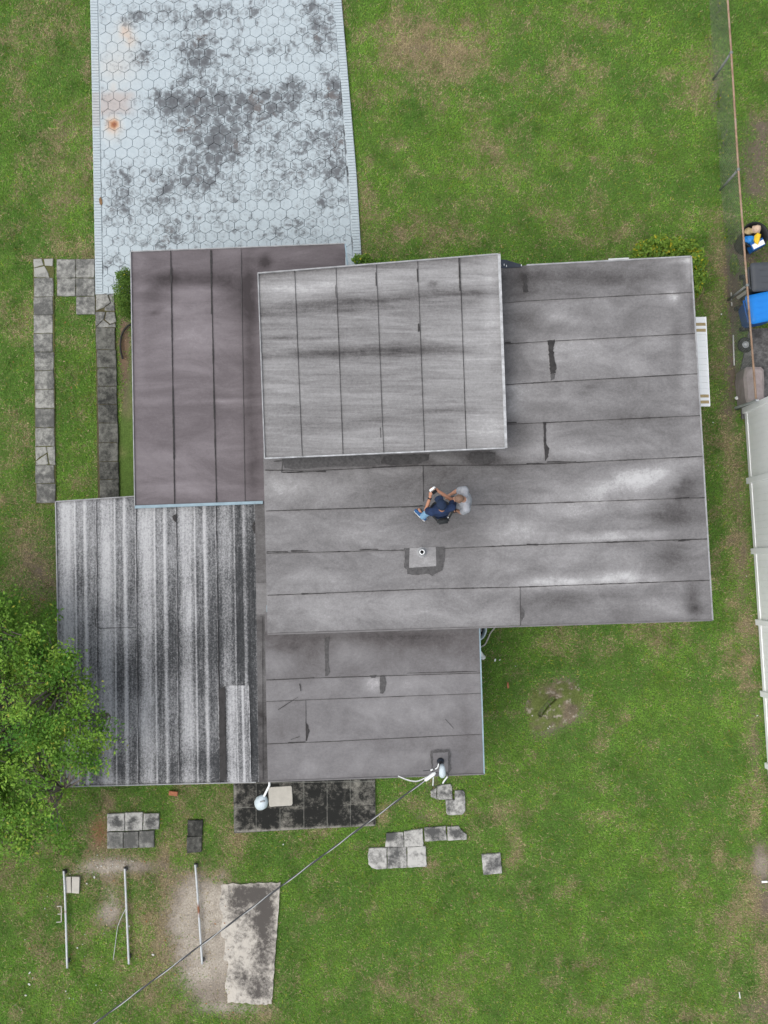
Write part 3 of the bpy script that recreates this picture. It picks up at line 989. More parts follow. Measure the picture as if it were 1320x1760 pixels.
garden_paths()


# ------------------------------------------------------------------ patio
def patio():
    bm = bmesh.new()
    prism(bm, [U(x, y).to_2d() for x, y in shrink(PATIO, .5)], -.08, .036)
    me = from_bm('patio', bm)
    set_attr(me, 'wear_shade', np.full(len(me.vertices), .22))
    root = tag(link('patio', me, MSLABD), 'blackened slab patio behind the house', kind='structure')
    xs = [402, 440, 481, 522, 562, 602, 645]
    rows = [(1312, 1346), (1347, 1388), (1389, 1431)]
    for r_, (ya, yb) in enumerate(rows):
        for k in range(6):
            x0, x1 = xs[k] + .7, xs[k + 1] - .6
            sl_ = lambda x: -(x - 402) * 11 / 243.0 * (.55 if r_ < 2 else 1)
            yb2 = lambda x: yb + sl_(x) if r_ == 2 else yb + sl_(x) * .6
            q = [(x0, ya + .5 + sl_(x0) * .6), (x1, ya + .5 + sl_(x1) * .6), (x1 + .3, yb2(x1) - .4), (x0 + .3, yb2(x0) - .4)]
            f = lambda px, py: blobs(px, py, [(625, 1380, 24, 60, .30), (470, 1428, 200, 4, .65, -2.5), (420, 1410, 20, 18, .22), (403, 1390, 4, 50, .4), (500, 1388, 60, 3, .3), (430, 1365, 14, 10, .12, -40), (560, 1350, 60, 6, .15)]) - .02
            # finer mesh for the stains
            n = 7
            vv, ff = [], []
            for b_ in range(n + 1):
                for a in range(n + 1):
                    u_, v_ = a / n, b_ / n
                    x = (q[0][0] * (1 - u_) + q[1][0] * u_) * (1 - v_) + (q[3][0] * (1 - u_) + q[2][0] * u_) * v_
                    y = (q[0][1] * (1 - u_) + q[1][1] * u_) * (1 - v_) + (q[3][1] * (1 - u_) + q[2][1] * u_) * v_
                    w = U(x, y, .045)
                    zz = .045 - (.006 if a in (0, n) or b_ in (0, n) else 0) + random.uniform(-.001, .001)
                    vv.append((w.x, w.y, zz))
            for b_ in range(n):
                for a in range(n):
                    i0 = b_ * (n + 1) + a
                    ff.append((i0, i0 + n + 1, i0 + n + 2, i0 + 1))
            ring = [a for a in range(n + 1)] + [b_ * (n + 1) + n for b_ in range(1, n + 1)] + [n * (n + 1) + a for a in range(n - 1, -1, -1)] + [b_ * (n + 1) for b_ in range(n - 1, 0, -1)]
            base = len(vv)
            for t in ring:
                vv.append((vv[t][0], vv[t][1], -.03))
            for t in range(len(ring)):
                t2 = (t + 1) % len(ring)
                ff.append((ring[t], ring[t2], base + t2, base + t))
            me = mesh_py('slab', vv, ff)
            V = np.array(vv)
            px, py = PXv(V[:, 0], V[:, 1], .045)
            set_attr(me, 'wear_shade', f(px, py))
            link('slab', me, MPATIO, root)


patio()


# ------------------------------------------------------------------ house
house = thing('house', 'low grey flat roofed house with stepped roofs, carport and rear wing', 'house')


def L(pts):
    """piecewise line through (t, v) points, running on straight past its ends"""
    t = np.array([p[0] for p in pts], float); v = np.array([p[1] for p in pts], float)

    def f(q):
        q = np.asarray(q, float)
        r = np.interp(q, t, v)
        s0 = (v[1] - v[0]) / (t[1] - t[0]); s1 = (v[-1] - v[-2]) / (t[-1] - t[-2])
        r = np.where(q < t[0], v[0] + (q - t[0]) * s0, r)
        return np.where(q > t[-1], v[-1] + (q - t[-1]) * s1, r)
    return f


def sheet(parent, name, A, Bf, E0, E1, z, mat, wear_shade_f, vertical=False, step=7.0, lap=2.5, tilt=.012, th=.006, bias=0.0, seed=0, extra=None, ribs=None):
    """roll-roofing sheet between seam lines A and Bf (functions along the run) and end lines E0, E1 (functions across)"""
    rr = np.random.default_rng(seed + 5)
    mid = 660 if not vertical else 700
    ma, mb = float(A(mid)), float(Bf(mid))
    nv = max(3, int(abs(mb - ma) / step) + 1) if not ribs else 49
    r0, r1 = float(E0((ma + mb) / 2)), float(E1((ma + mb) / 2))
    nu = max(3, int(abs(r1 - r0) / (step * (1.0 if not ribs else 1.6))) + 1)
    vv_ = np.linspace(0, 1, nv); uu_ = np.linspace(0, 1, nu)
    Ug, Vg = np.meshgrid(uu_, vv_)
    acr0 = ma + (mb - ma) * Vg
    e0, e1 = E0(acr0), E1(acr0)
    run = e0 + (e1 - e0) * Ug
    a_, b_ = A(run), Bf(run) + lap * np.sign(mb - ma)
    wob = (vnoise(run * .06, run * 0 + seed, seed) - .5) * 1.1
    acr = a_ + (b_ - a_) * Vg + wob * (Vg > .99)
    px, py = (run, acr) if not vertical else (acr, run)
    zz = z + tilt * Vg + (fbm(px * .02, py * .02, 1.0, 3, seed) - .5) * .014
    if ribs:
        for c_, hw, h in ribs:
            zz = zz + h * np.clip(1.6 - np.abs(Vg - c_) / hw, 0, 1)
    x, y = Uv(px, py, zz)
    n = nu * nv
    V = np.stack([x.ravel(), y.ravel(), zz.ravel()], 1)
    i = np.arange(n).reshape(nv, nu)
    F = np.stack([i[:-1, :-1], i[1:, :-1], i[1:, 1:], i[:-1, 1:]], -1).reshape(-1, 4)
    if vertical:
        F = F[:, ::-1]
    F = F.tolist()
    ring = list(i[0]) + list(i[1:, -1]) + list(i[-1, -2::-1]) + list(i[-2:0:-1, 0])
    low = V[ring].copy(); low[:, 2] -= th
    V2 = np.concatenate([V, low])
    m = len(ring)
    for t in range(m):
        t2 = (t + 1) % m
        q = [int(ring[t]), int(ring[t2]), n + t2, n + t]
        F.append(q[::-1] if vertical else q)
    me = mesh_py(name, V2.tolist(), F, bool(ribs))
    w = wear_shade_f(px, py) + bias
    if extra is not None:
        w = w + extra(px, py, Vg)
    wf = w.ravel()
    set_attr(me, 'wear_shade', np.concatenate([wf, wf[ring]]))  # real wear, plus painted shade on some of the roofs
    ac = Vg.ravel()
    set_attr(me, 'across', np.concatenate([ac, ac[ring]]))
    return link(name, me, mat, parent)


def deck(parent, name, pts, z, th, mat):
    bm = bmesh.new()
    w = [U(x, y, z).to_2d() for x, y in pts]
    prism(bm, w, z - th, z)
    return link(name, from_bm(name, bm), mat, parent)


def ribbon(parent, pts, z, wid=1.6, name='tar_seam', mat=None, seed=0, vary=.8, gaps=.0):
    """uneven strip of tar along photo points"""
    rr = random.Random(seed)
    P = []
    for a, b_ in zip(pts, pts[1:]):
        d = math.hypot(b_[0] - a[0], b_[1] - a[1])
        n = max(2, int(d / 3.5))
        for k in range(n):
            P.append((a[0] + (b_[0] - a[0]) * k / n, a[1] + (b_[1] - a[1]) * k / n))
    P.append(pts[-1])
    vv, ff = [], []
    s0 = rr.random() * 50
    for k, p in enumerate(P):
        q = P[min(k + 1, len(P) - 1)]; o = P[max(k - 1, 0)]
        dx, dy = q[0] - o[0], q[1] - o[1]
        l_ = math.hypot(dx, dy) or 1
        nx, ny = -dy / l_, dx / l_
        na = float(vnoise(np.array(k * .11 + s0), np.array(3.3), seed)); nb = float(vnoise(np.array(k * .45 + s0), np.array(9.3), seed + 1))
        w = wid * (1 - vary + vary * 2 * (na * .65 + nb * .35) ** 1.4) * .5
        w = max(w, .28)
        wa, wb = w * rr.uniform(.7, 1.3), w * rr.uniform(.6, 1.2)
        zz = z if not callable(z) else z(p[0], p[1])
        a3, b3, = U(p[0] + nx * wa, p[1] + ny * wa, zz), U(p[0] - nx * wb, p[1] - ny * wb, zz)
        vv += [tuple(a3), tuple(b3)]
        if k:
            ff.append((2 * k - 2, 2 * k - 1, 2 * k + 1, 2 * k))
    n = len(vv)
    vv += [(v[0], v[1], v[2] - .004) for v in vv]
    for k in range(1, len(P)):
        ff.append((2 * k - 2, 2 * k, n + 2 * k, n + 2 * k - 2))
        ff.append((2 * k + 1, 2 * k - 1, n + 2 * k - 1, n + 2 * k + 1))
    return link(name, mesh_py(name, vv, ff), mat or MTAR, parent)


def patch(parent, pts, z, mat=None, name='tar_patch', jag=.8, seed=0, h=.006):
    rr = random.Random(seed)
    out = []
    n = len(pts)
    for a in range(n):
        p, q = pts[a], pts[(a + 1) % n]
        s = max(1, int(math.hypot(q[0] - p[0], q[1] - p[1]) / 3))
        for k in range(s):
            t = k / s
            w = U(p[0] + (q[0] - p[0]) * t + rr.uniform(-jag, jag), p[1] + (q[1] - p[1]) * t + rr.uniform(-jag, jag), z)
            out.append((w.x, w.y))
    bm = bmesh.new()
    prism(bm, out, z - h, z)
    me = from_bm(name, bm)
    set_attr(me, 'wear_shade', np.zeros(len(me.vertices)))
    return link(name, me, mat or MTAR, parent)


# ---- walls
def walls():
    def ring(name, pts, z0, z1, mat, th=.18):
        bm = bmesh.new()
        w = [U(x, y, z1) for x, y in pts]
        for a in range(len(w)):
            p, q = w[a], w[(a + 1) % len(w)]
            d = (q - p).normalized()
            p2, q2 = p - d * (th / 2 - .003 * (a % 2)), q + d * (th / 2 - .003 * (a % 2))
            bar(bm, (p2.x, p2.y, (z0 + z1) / 2), (q2.x, q2.y, (z0 + z1) / 2), th, z1 - z0)
        return link(name, from_bm(name, bm), mat, house)
    wl = ring('wall', [(500, 500), (850, 480), (1150, 480), (1185, 1030), (800, 1040), (800, 1290), (495, 1300), (495, 1040)], -.05, 2.50, MWALL)
    ring('upper_wall', [(468, 505), (835, 475), (842, 745), (478, 765)], 2.3, Z_UP - .17, MWALL, .12)

    def opening(a, b_, zc, hh, n):
        p, q = U(a[0], a[1], 2.5), U(b_[0], b_[1], 2.5)
        d = (q - p).normalized(); nr = Vector((d.y, -d.x, 0)) * n
        bm = bmesh.new()
        bar(bm, (p.x + nr.x * .10, p.y + nr.y * .10, zc), (q.x + nr.x * .10, q.y + nr.y * .10, zc), .05, hh)
        f = link('window', from_bm('window', bm), MRIM, house)
        bm = bmesh.new()
        p2, q2 = p + d * .06, q - d * .06
        bar(bm, (p2.x + nr.x * .13, p2.y + nr.y * .13, zc), (q2.x + nr.x * .13, q2.y + nr.y * .13, zc), .02, hh - .12)
        link('pane', from_bm('pane', bm), MGLASS, f)
    opening((1163, 560), (1172, 690), 1.45, 1.0, -1)
    opening((1040, 481), (1085, 481), 1.5, .9, -1)
    opening((900, 1037), (980, 1036), 1.5, .9, 1)


walls()

# ---- main roof
main = deck(house, 'main_roof', [(458, 800), (470, 500), (866, 462), (1185, 444), (1222, 1063), (462, 1087)], Z_MAIN - .008, .17, MFASC2)
WEAR_SHADE_MAIN = [(1110, 818, 120, 16, .24, -14), (1090, 822, 50, 20, .22, -10), (1010, 865, 110, 24, .14), (885, 915, 50, 26, .20), (1010, 1003, 140, 9, .18, -2), (950, 1000, 50, 10, .24), (1070, 992, 60, 10, .25), (1150, 1046, 50, 10, .20, 18), (1080, 1035, 70, 6, .15),
             (530, 840, 90, 22, .14), (480, 830, 30, 22, .12), (600, 990, 130, 24, .05), (560, 1050, 110, 25, .09), (700, 1045, 100, 20, .08), (965, 545, 40, 14, .20, 10), (1000, 610, 80, 18, .16, 8), (990, 585, 60, 8, .14), (885, 690, 22, 40, .22), (905, 670, 30, 16, .16),
             (1010, 690, 60, 10, .12), (1156, 510, 9, 8, .36), (1150, 490, 30, 14, .14), (1000, 775, 60, 14, .18), (920, 770, 30, 16, .16, -30), (1080, 770, 40, 8, .12), (1185, 465, 8, 30, .25), (1175, 446, 30, 5, .3), (1080, 920, 70, 6, .30, -2), (1000, 925, 60, 6, .15), (880, 790, 40, 10, .12), (940, 520, 60, 10, .08), (1180, 640, 14, 60, .14), (1140, 590, 30, 14, .12), (620, 920, 140, 14, .08), (1000, 960, 120, 16, .08), (800, 1060, 80, 16, .06),
             (1180, 830, 24, 16, -.22, -30), (1165, 870, 40, 26, -.24), (1150, 890, 40, 14, -.20), (1155, 960, 30, 26, -.20), (1190, 1030, 12, 40, -.18), (1195, 1045, 18, 10, -.2), (950, 1035, 60, 14, -.12), (1040, 1030, 60, 9, -.12), (770, 830, 70, 28, -.16), (640, 850, 60, 30, -.08), (700, 860, 60, 20, -.08), (1000, 475, 140, 14, -.16), (900, 480, 30, 30, -.14), (890, 545, 40, 22, -.10), (1165, 600, 12, 60, -.10), (1190, 545, 7, 50, -.16), (900, 740, 22, 25, -.10), (1100, 720, 80, 18, -.10), (1020, 740, 40, 14, -.08), (1010, 670, 24, 6, -.16, -28), (960, 695, 20, 9, -.12), (880, 730, 18, 20, -.08), (870, 640, 20, 60, -.06),
             (690, 793, 50, 6, -.40), (620, 796, 40, 6, -.28), (830, 787, 30, 9, -.55), (870, 795, 30, 10, -.2), (540, 797, 30, 6, -.15), (520, 793, 10, 6, .35), (770, 790, 30, 6, .16), (860, 780, 14, 5, .25), (870, 860, 24, 50, -.06), (850, 1000, 40, 10, -.06), (735, 900, 60, 20, -.06), (770, 905, 80, 24, -.08), (960, 505, 80, 4, -.06)]  # stains and scuffs; soft shade right of the upper roof is painted in
wm = lambda px, py: blobs(px, py, WEAR_SHADE_MAIN) * 1.25
XL = L([(460, 440), (790, 453), (1090, 460)])          # left edge x(y)
XLw = L([(440, 838), (800, 846)])                      # hidden under the upper roof
XR = L([(440, 1187.5), (1066, 1224.5)])
S0 = L([(862, 459), (905, 456), (1187, 441)])
S1 = L([(862, 519), (905, 515), (1192, 500)])
S2 = L([(865, 589), (948, 584), (1195, 571)])
S3 = L([(867, 659), (948, 654), (1199, 640)])
S4 = L([(870, 727), (940, 724), (1203, 712)])
S4b = L([(455, 778), (870, 762)])
S5 = L([(455, 806), (560, 806), (720, 798), (870, 797), (940, 795), (1208, 782)])
S6 = L([(457, 876), (720, 868), (890, 864), (1213, 853)])
S7 = L([(458, 949), (700, 943), (890, 935), (1217, 924)])
S8 = L([(460, 1021), (740, 1010), (890, 1007), (1221, 995)])
S9 = L([(460, 1088), (1224, 1065)])
cx_ = lambda v: (lambda y: np.full(np.shape(y), float(v)))
specs = [(S0, S1, XLw, cx_(905), .0 - .10), (S0, S1, cx_(905), XR, -.06), (S1, S2, XLw, XR, .01), (S2, S3, XLw, cx_(942), -.02), (S2, S3, cx_(942), XR, .04), (S3, S4, XLw, XR, .0),
         (S4, S5, XLw, cx_(937), -.03), (S4, S5, cx_(937), XR, .01), (S4b, S5, XL, cx_(846), -.06), (S5, S6, XL, cx_(727), .03), (S5, S6, cx_(727), XR, -.02), (S6, S7, XL, XR, .03), (S7, S8, XL, XR, .02),
         (S8, S9, XL, cx_(893), .05), (S8, S9, cx_(893), XR, -.01)]
for k, (a, b_, e0, e1, bias) in enumerate(specs):
    sheet(main, 'roofing_sheet', a, b_, e0, e1, Z_MAIN + .0007 * (k % 3), MR, wm, bias=bias + .0, lap=0.0 if b_ is S9 else 2.5, seed=k)
for k, (s, x0, x1, w) in enumerate([(S1, 865, 1192, .9), (S2, 866, 1195, 1.0), (S3, 868, 1199, 1.3), (S4, 870, 1203, 1.1), (S5, 456, 1208, 1.6), (S6, 457, 1213, 1.25), (S7, 458, 1217, 1.5), (S8, 460, 1221, 1.35)]):
    xs = np.linspace(x0, x1, 24)
    ribbon(main, [(x, float(s(x)) + 2.2) for x in xs], Z_MAIN + .022, w, seed=k + 3, vary=.85)
# heavier tar where the sheets were mended
for k, pts in enumerate([[(458, 948.5), (495, 948.5)], [(500, 947), (530, 947)], [(470, 793), (486, 792), (484, 812), (520, 811)], [(494, 812), (560, 810)], [(640, 803), (720, 800)], [(727, 799), (728, 862)], [(894, 1009), (895, 1078)], [(868, 589), (878, 588)], [(872, 727), (888, 726)], [(905, 797), (935, 797)], [(1160, 857), (1185, 855)], [(618, 945), (650, 944)], [(518, 1021), (560, 1020)], [(1165, 930), (1190, 927)], [(905, 936), (925, 936)], [(940, 794), (990, 793)], [(690, 872), (727, 869)]]):
    ribbon(main, pts, Z_MAIN + .0245, (2.6, 2.2, 1.6, 2.2, 1.8, 1.5, .9, 2.8, 2.2, 3.0, 2.2, 2.2, 2.2, 3.4, 2.4, 1.5, 1.6)[k], seed=40 + k, vary=.9)
patch(main, [(941, 585), (954, 584), (951, 600), (953, 615), (956, 630), (955, 641), (946, 643), (944, 615)], Z_MAIN + .020, MTAR, seed=1, jag=1.0)
patch(main, [(946, 643), (954, 642), (953, 652), (946, 654)], Z_MAIN + .021, MTARG, seed=2)
patch(main, [(934, 725), (939, 725), (938, 745), (939, 764), (944, 770), (942, 785), (937, 793), (935, 770)], Z_MAIN + .020, MTAR, seed=3, jag=.7)
patch(main, [(899, 473), (905, 471), (906, 490), (908, 502), (899, 503), (898, 495), (900, 485)], Z_MAIN + .020, MTAR, seed=4, jag=1.0)
patch(main, [(895, 1040), (902, 1050), (901, 1060), (896, 1068)], Z_MAIN + .019, MTARG, seed=6, jag=.5)
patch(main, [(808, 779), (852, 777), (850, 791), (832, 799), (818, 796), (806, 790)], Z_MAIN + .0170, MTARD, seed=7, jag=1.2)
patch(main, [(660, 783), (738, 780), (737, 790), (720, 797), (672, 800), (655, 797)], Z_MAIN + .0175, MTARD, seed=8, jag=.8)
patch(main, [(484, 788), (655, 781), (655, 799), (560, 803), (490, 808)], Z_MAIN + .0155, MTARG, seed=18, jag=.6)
for pts in ([(1187.5, 441), (1224.5, 1066)], [(460, 1090), (1224, 1066)], [(905, 456), (1187, 441)]):
    bm = bmesh.new()
    a, b_ = U(*pts[0], Z_MAIN + .004), U(*pts[1], Z_MAIN + .004)
    bar(bm, a, b_, .028, .05)
    link('drip_edge', from_bm('drip_edge', bm), MFASC2 if pts[0][0] == 460 else MRIM, main)
bm = bmesh.new()
prism(bm, [U(x, y, Z_MAIN + .012).to_2d() for x, y in ((859, 446), (870, 447), (897, 455), (897, 459), (868, 461), (859, 460))], Z_MAIN - .16, Z_MAIN + .022)
fl = link('corner_flashing', from_bm('corner_flashing', bm), MNAVY, main)
for k, (x, y) in enumerate([(866.5, 455), (870.5, 457), (896, 456)]):
    bm = bmesh.new()
    c_ = U(x, y, Z_MAIN + .03)
    box(bm, c_, (.010, .035, .012))
    link('rivet', from_bm('rivet', bm), MPVC, fl)

# ---- upper roof
upper = deck(house, 'upper_roof', [(445, 472), (855, 440), (867, 768), (457, 786)], Z_UP - .008, .20, MRIM)
WEAR_UP = [(600, 455, 200, 8, -.24, -4.5), (660, 515, 230, 7, -.24, -4), (560, 535, 150, 6, -.14, -2), (640, 605, 210, 9, -.26, -2), (500, 580, 60, 4, -.14), (500, 700, 70, 4, -.14, -5), (640, 645, 120, 3, -.08), (560, 490, 130, 8, .16, -3), (820, 610, 50, 60, .10), (840, 740, 40, 30, .14), (770, 560, 80, 30, .04), (600, 755, 140, 14, .10), (500, 500, 60, 14, .14), (760, 480, 60, 10, .10), (845, 500, 14, 120, .10), (700, 440, 200, 6, -.15, -4.5), (650, 725, 120, 5, -.08), (760, 705, 60, 4, -.12), (745, 490, 8, 3, -.4), (480, 650, 40, 50, .06), (530, 740, 60, 20, -.06), (660, 470, 120, 6, .10, -4), (560, 565, 100, 5, -.10), (800, 520, 60, 6, -.12, -12)]
wu = lambda px, py: blobs(px, py, WEAR_UP) * 1.6
YT = L([(443, 470), (857, 437)])
YB = L([(455, 789), (869, 770)])
cols_up = [L([(470, 443.5), (789, 456)]), L([(465, 505), (784, 518)]), L([(460, 576), (780, 588)]), L([(454, 645.5), (778, 658)]), L([(448, 716.5), (775, 728.5)]), L([(443, 789), (772, 800.5)]), L([(437, 857), (770, 869)])]
for k in range(6):
    sheet(upper, 'roofing_sheet', cols_up[k], cols_up[k + 1], YT, YB, Z_UP + .0006 * (k % 2), MU, wu, vertical=True, lap=1.5 if k < 5 else 0, bias=(0, .015, -.01, .01, .02, .03)[k] - .01, seed=60 + k)
for k in range(1, 6):
    ys = np.linspace(float(YT(cols_up[k](450))) + 1, float(YB(cols_up[k](780))) - 1, 30)
    ribbon(upper, [(float(cols_up[k](y)) + 1.2, y) for y in ys], Z_UP + .022, (.75, .7, .7, .75, 1.1)[k - 1], seed=80 + k, vary=.6)
for k, pts in enumerate([[(576.5, 490), (577.5, 512)], [(645.8, 468), (646.5, 492)], [(717, 462), (718, 485)], [(788.5, 442), (790.5, 500)], [(719.5, 556), (720, 570)], [(653.5, 735), (654.5, 752)]]):
    ribbon(upper, pts, Z_UP + .0245, 2.0, seed=90 + k, vary=.9)
for pts, w in (([(857.5, 437), (869.5, 770)], .05), ([(455, 788), (868, 770)], .025), ([(443, 470), (856, 437)], .025), ([(443.5, 471), (455, 788)], .02)):
    a, b_ = U(*pts[0], Z_UP + .008), U(*pts[1], Z_UP + .008)
    bm = bmesh.new()
    bar(bm, a, b_, w, .06 + w * .3)
    link('drip_edge', from_bm('drip_edge', bm), MRIMW if pts[1][0] > 857 else MRIM, upper)

# ---- carport roof
car = deck(house, 'carport_roof', [(227, 435), (591, 421), (600, 600), (610, 860), (234, 869)], Z_CAR - .008, .16, MFASC)
WEAR_SHADE_CAR = [(330, 480, 100, 12, -.20), (270, 500, 40, 20, -.14, -35), (400, 500, 34, 22, -.16, 35), (330, 560, 60, 60, .10), (320, 500, 60, 8, .08), (430, 600, 10, 160, -.14), (436, 800, 10, 80, -.10), (425, 500, 14, 60, -.12), (520, 440, 70, 8, .04), (500, 455, 60, 8, -.06), (330, 650, 110, 6, -.06), (400, 690, 60, 5, .12), (300, 840, 80, 12, .10), (290, 780, 80, 16, .05), (340, 700, 90, 6, -.06), (260, 690, 40, 8, .06), (590, 440, 14, 14, -.10), (240, 560, 8, 140, .05), (455, 450, 10, 12, -.3), (270, 535, 12, 4, -.2, -20), (252, 493, 16, 4, .1, -20)]  # long dark blobs on the right paint shade beside the raised wall
wc = lambda px, py: blobs(px, py, WEAR_SHADE_CAR) * 1.9
CT = L([(225, 433), (593, 419)])
CB = L([(232, 872), (452, 864)])
cols_car = [L([(433, 225.5), (872, 232.5)]), L([(430, 292), (871, 299)]), L([(428, 361), (868, 371)]), L([(426, 413), (866, 420)]), L([(420, 593), (870, 606)])]
for k in range(4):
    sheet(car, 'roofing_sheet', cols_car[k], cols_car[k + 1], CT, CB, Z_CAR + .0006 * (k % 2), MC, wc, vertical=True, lap=1.5 if k < 3 else 0, bias=(.01, .02, .0, -.02)[k], seed=100 + k, tilt=.010)
for k, w in ((1, 1.5), (2, 1.7), (3, .5)):
    ys = np.linspace(430, 866, 40)
    ribbon(car, [(float(cols_car[k](y)) + 1.0, y) for y in ys], Z_CAR + .022, w, seed=110 + k, vary=.75, mat=MTAR if k < 3 else MTARG)
for k, pts in enumerate([[(294, 460), (295.5, 585)], [(362.5, 430), (363.5, 540)], [(297, 670), (299, 790)], [(366.5, 640), (368.5, 720)]]):
    ribbon(car, pts, Z_CAR + .0245, 2.2, seed=120 + k, vary=.7)
for pts, m_, w in (([(232, 871.5), (452, 863.5)], MFASC, .055), ([(225, 434), (232, 871)], MRIM, .018), ([(225.5, 433), (593, 419)], MRIM, .018), ([(593.5, 420), (599, 470)], MFASC, .03)):
    a, b_ = U(*pts[0], Z_CAR + .002), U(*pts[1], Z_CAR + .002)
    bm = bmesh.new(); bar(bm, a, b_, w, .07)
    link('fascia_board', from_bm('fascia_board', bm), m_, car)
for k, (x, y) in enumerate([(270, 486), (400, 480), (560, 474), (270, 650), (272, 836)]):
    bm = bmesh.new()
    c_ = U(x, y, 1.2)
    box(bm, (c_.x, c_.y, 1.2), (.10, .10, 2.5))
    link('carport_post', from_bm('carport_post', bm), MWALL, house)

# ---- striped roof
stri = deck(house, 'striped_roof', [(97, 864), (238, 855), (440, 855), (446, 1342), (106, 1350)], Z_STR - .008, .12, MFASC2)
WEAR_SHADE_ST = [(270, 960, 60, 100, .06), (130, 900, 40, 80, .10), (400, 1040, 40, 60, -.28), (420, 1130, 24, 60, -.16), (300, 1140, 80, 40, -.26), (330, 1090, 40, 30, -.12), (230, 1150, 30, 60, -.16), (200, 1320, 60, 30, -.28), (330, 1310, 60, 24, -.22), (390, 1300, 12, 60, -.3), (140, 1000, 30, 16, -.12), (120, 880, 40, 12, -.1), (250, 900, 60, 30, .04), (350, 930, 40, 40, .04), (430, 960, 12, 60, -.14), (380, 900, 30, 30, .10), (160, 1180, 40, 80, -.05), (390, 1120, 30, 50, -.10), (430, 1250, 10, 90, -.3), (200, 1050, 40, 14, -.10), (290, 1240, 60, 30, .06)]  # dark blobs beside the tree paint its shade in among the mildew
ws = lambda px, py: blobs(px, py, WEAR_SHADE_ST) * .75
TT = L([(97, 862), (232, 853), (440, 846)])
TB = L([(105, 1353), (440, 1344)])
cols_st = [L([(862, 96), (1350, 105)]), L([(860, 165), (1350, 168)]), L([(860, 232.5), (1350, 237.5)]), L([(860, 302), (1350, 307.5)]), L([(860, 370), (1350, 378)]), L([(860, 438.5), (1350, 446)])]
RIBS = [(.46, .022, .012), (.715, .03, .012)]
for k in range(5):
    sheet(stri, 'roof_panel', cols_st[k], cols_st[k + 1], TT, TB, Z_STR + .0006 * (k % 2), MS, ws, vertical=True, lap=1.2 if k < 4 else 0, seed=130 + k, tilt=.008, ribs=RIBS, bias=(.06, .03, .0, -.02, -.15)[k])
for k in range(1, 5):
    ys = np.linspace(862, 1346, 60)
    ribbon(stri, [(float(cols_st[k](y)) + .8 + .5 * math.sin(y * .13), y) for y in ys], Z_STR + .022, .8, name='panel_joint', seed=140 + k, vary=.9)
patch(stri, [(302, 883), (296, 888), (300, 897), (303, 900)], Z_STR + .026, MTAR, seed=150)
patch(stri, [(437, 893), (433, 905), (437, 918), (439, 916)], Z_STR + .026, MTAR, seed=151)
ribbon(stri, [(166, 1060), (163.5, 1068), (165, 1077), (172, 1080), (200, 1079), (233, 1078)], Z_STR + .034, 1.0, name='panel_joint', seed=152)
# mended rectangle with its dark strip
EV = L([(0, 1179), (900, 1177)]); EV2 = L([(0, 1345), (900, 1344)])
sheet(stri, 'repair_panel', L([(1178, 388), (1343, 390)]), L([(1178, 428), (1343, 432)]), EV, EV2, Z_STR + .030, MS, lambda px, py: .06 - .45 * np.exp(-((px - 405) / 1.4) ** 2) * .6, vertical=True, lap=0, seed=160, tilt=.002)
patch(stri, [(376, 1185), (387, 1179), (388, 1260), (389, 1340), (379, 1342), (377, 1260)], Z_STR + .033, MTAR, seed=161, jag=1.0)
for pts in ([(96, 862), (105, 1352)], [(105, 1352), (440, 1344)], [(97, 862), (232, 853)]):
    a, b_ = U(*pts[0], Z_STR + .0), U(*pts[1], Z_STR + .0)
    bm = bmesh.new(); bar(bm, a, b_, .02, .06)
    link('drip_edge', from_bm('drip_edge', bm), MRIM, stri)
for (x, y) in ((160, 900), (165, 1100), (170, 1300), (330, 1310)):
    c_ = U(x, y, 1.2)
    bm = bmesh.new(); box(bm, (c_.x, c_.y, 1.15), (.09, .09, 2.4))
    link('roof_post', from_bm('roof_post', bm), MWALL, house)
# narrow valley between striped roof and the house
val = deck(house, 'valley_gutter', [(440, 862), (470, 860), (476, 1335), (446, 1344)], Z_STR - .02, .10, MFASC2)
for k, (y0, y1, bias) in enumerate([(862, 1002, -.16), (1002, 1056, -.02), (1056, 1206, -.20), (1206, 1345, -.34)]):
    sheet(val, 'valley_sheet', L([(862, 438), (1345, 445)]), L([(862, 462), (1345, 466)]), cx_(y0), cx_(y1), Z_STR + .018 + .004 * k, MR, lambda px, py: np.zeros(np.shape(px)), vertical=True, lap=0, bias=bias, seed=170 + k, tilt=.01)
ribbon(val, [(447, 1060), (451, 1060), (452, 1340)], Z_STR + .055, .8, seed=176, name='valley_seam')

# ---- rear wing roof
rear = deck(house, 'rear_roof', [(458, 1040), (822, 1040), (830, 1327), (462, 1340)], Z_REAR - .008, .16, MFASC)
WEAR_SHADE_RE = [(500, 1110, 60, 14, -.18), (640, 1100, 80, 12, -.10), (760, 1105, 70, 24, -.14), (540, 1130, 20, 30, -.12), (480, 1140, 30, 20, .10), (620, 1125, 30, 26, .12), (590, 1120, 10, 20, .10), (640, 1175, 16, 16, .22), (690, 1175, 60, 14, .10), (700, 1225, 60, 20, .10), (560, 1180, 50, 14, .04), (670, 1240, 14, 24, -.06), (770, 1220, 60, 26, .04), (800, 1290, 30, 60, -.04), (490, 1250, 30, 16, -.08), (600, 1320, 140, 10, .04), (690, 1300, 60, 10, .08), (450, 1093, 400, 6, -.12), (800, 1230, 12, 60, -.08), (640, 1220, 40, 10, .05)]  # long thin dark band paints the shade under the main eave
wr = lambda px, py: blobs(px, py, WEAR_SHADE_RE) * 1.4
RL = L([(1060, 455), (1343, 460.5)])
RR_ = L([(1060, 823.5), (1330, 832)])
R0 = L([(455, 1052), (826, 1048)])
R1 = L([(457, 1167), (560, 1163), (826, 1155)])
R2 = L([(457, 1204), (560, 1200), (826, 1190)])
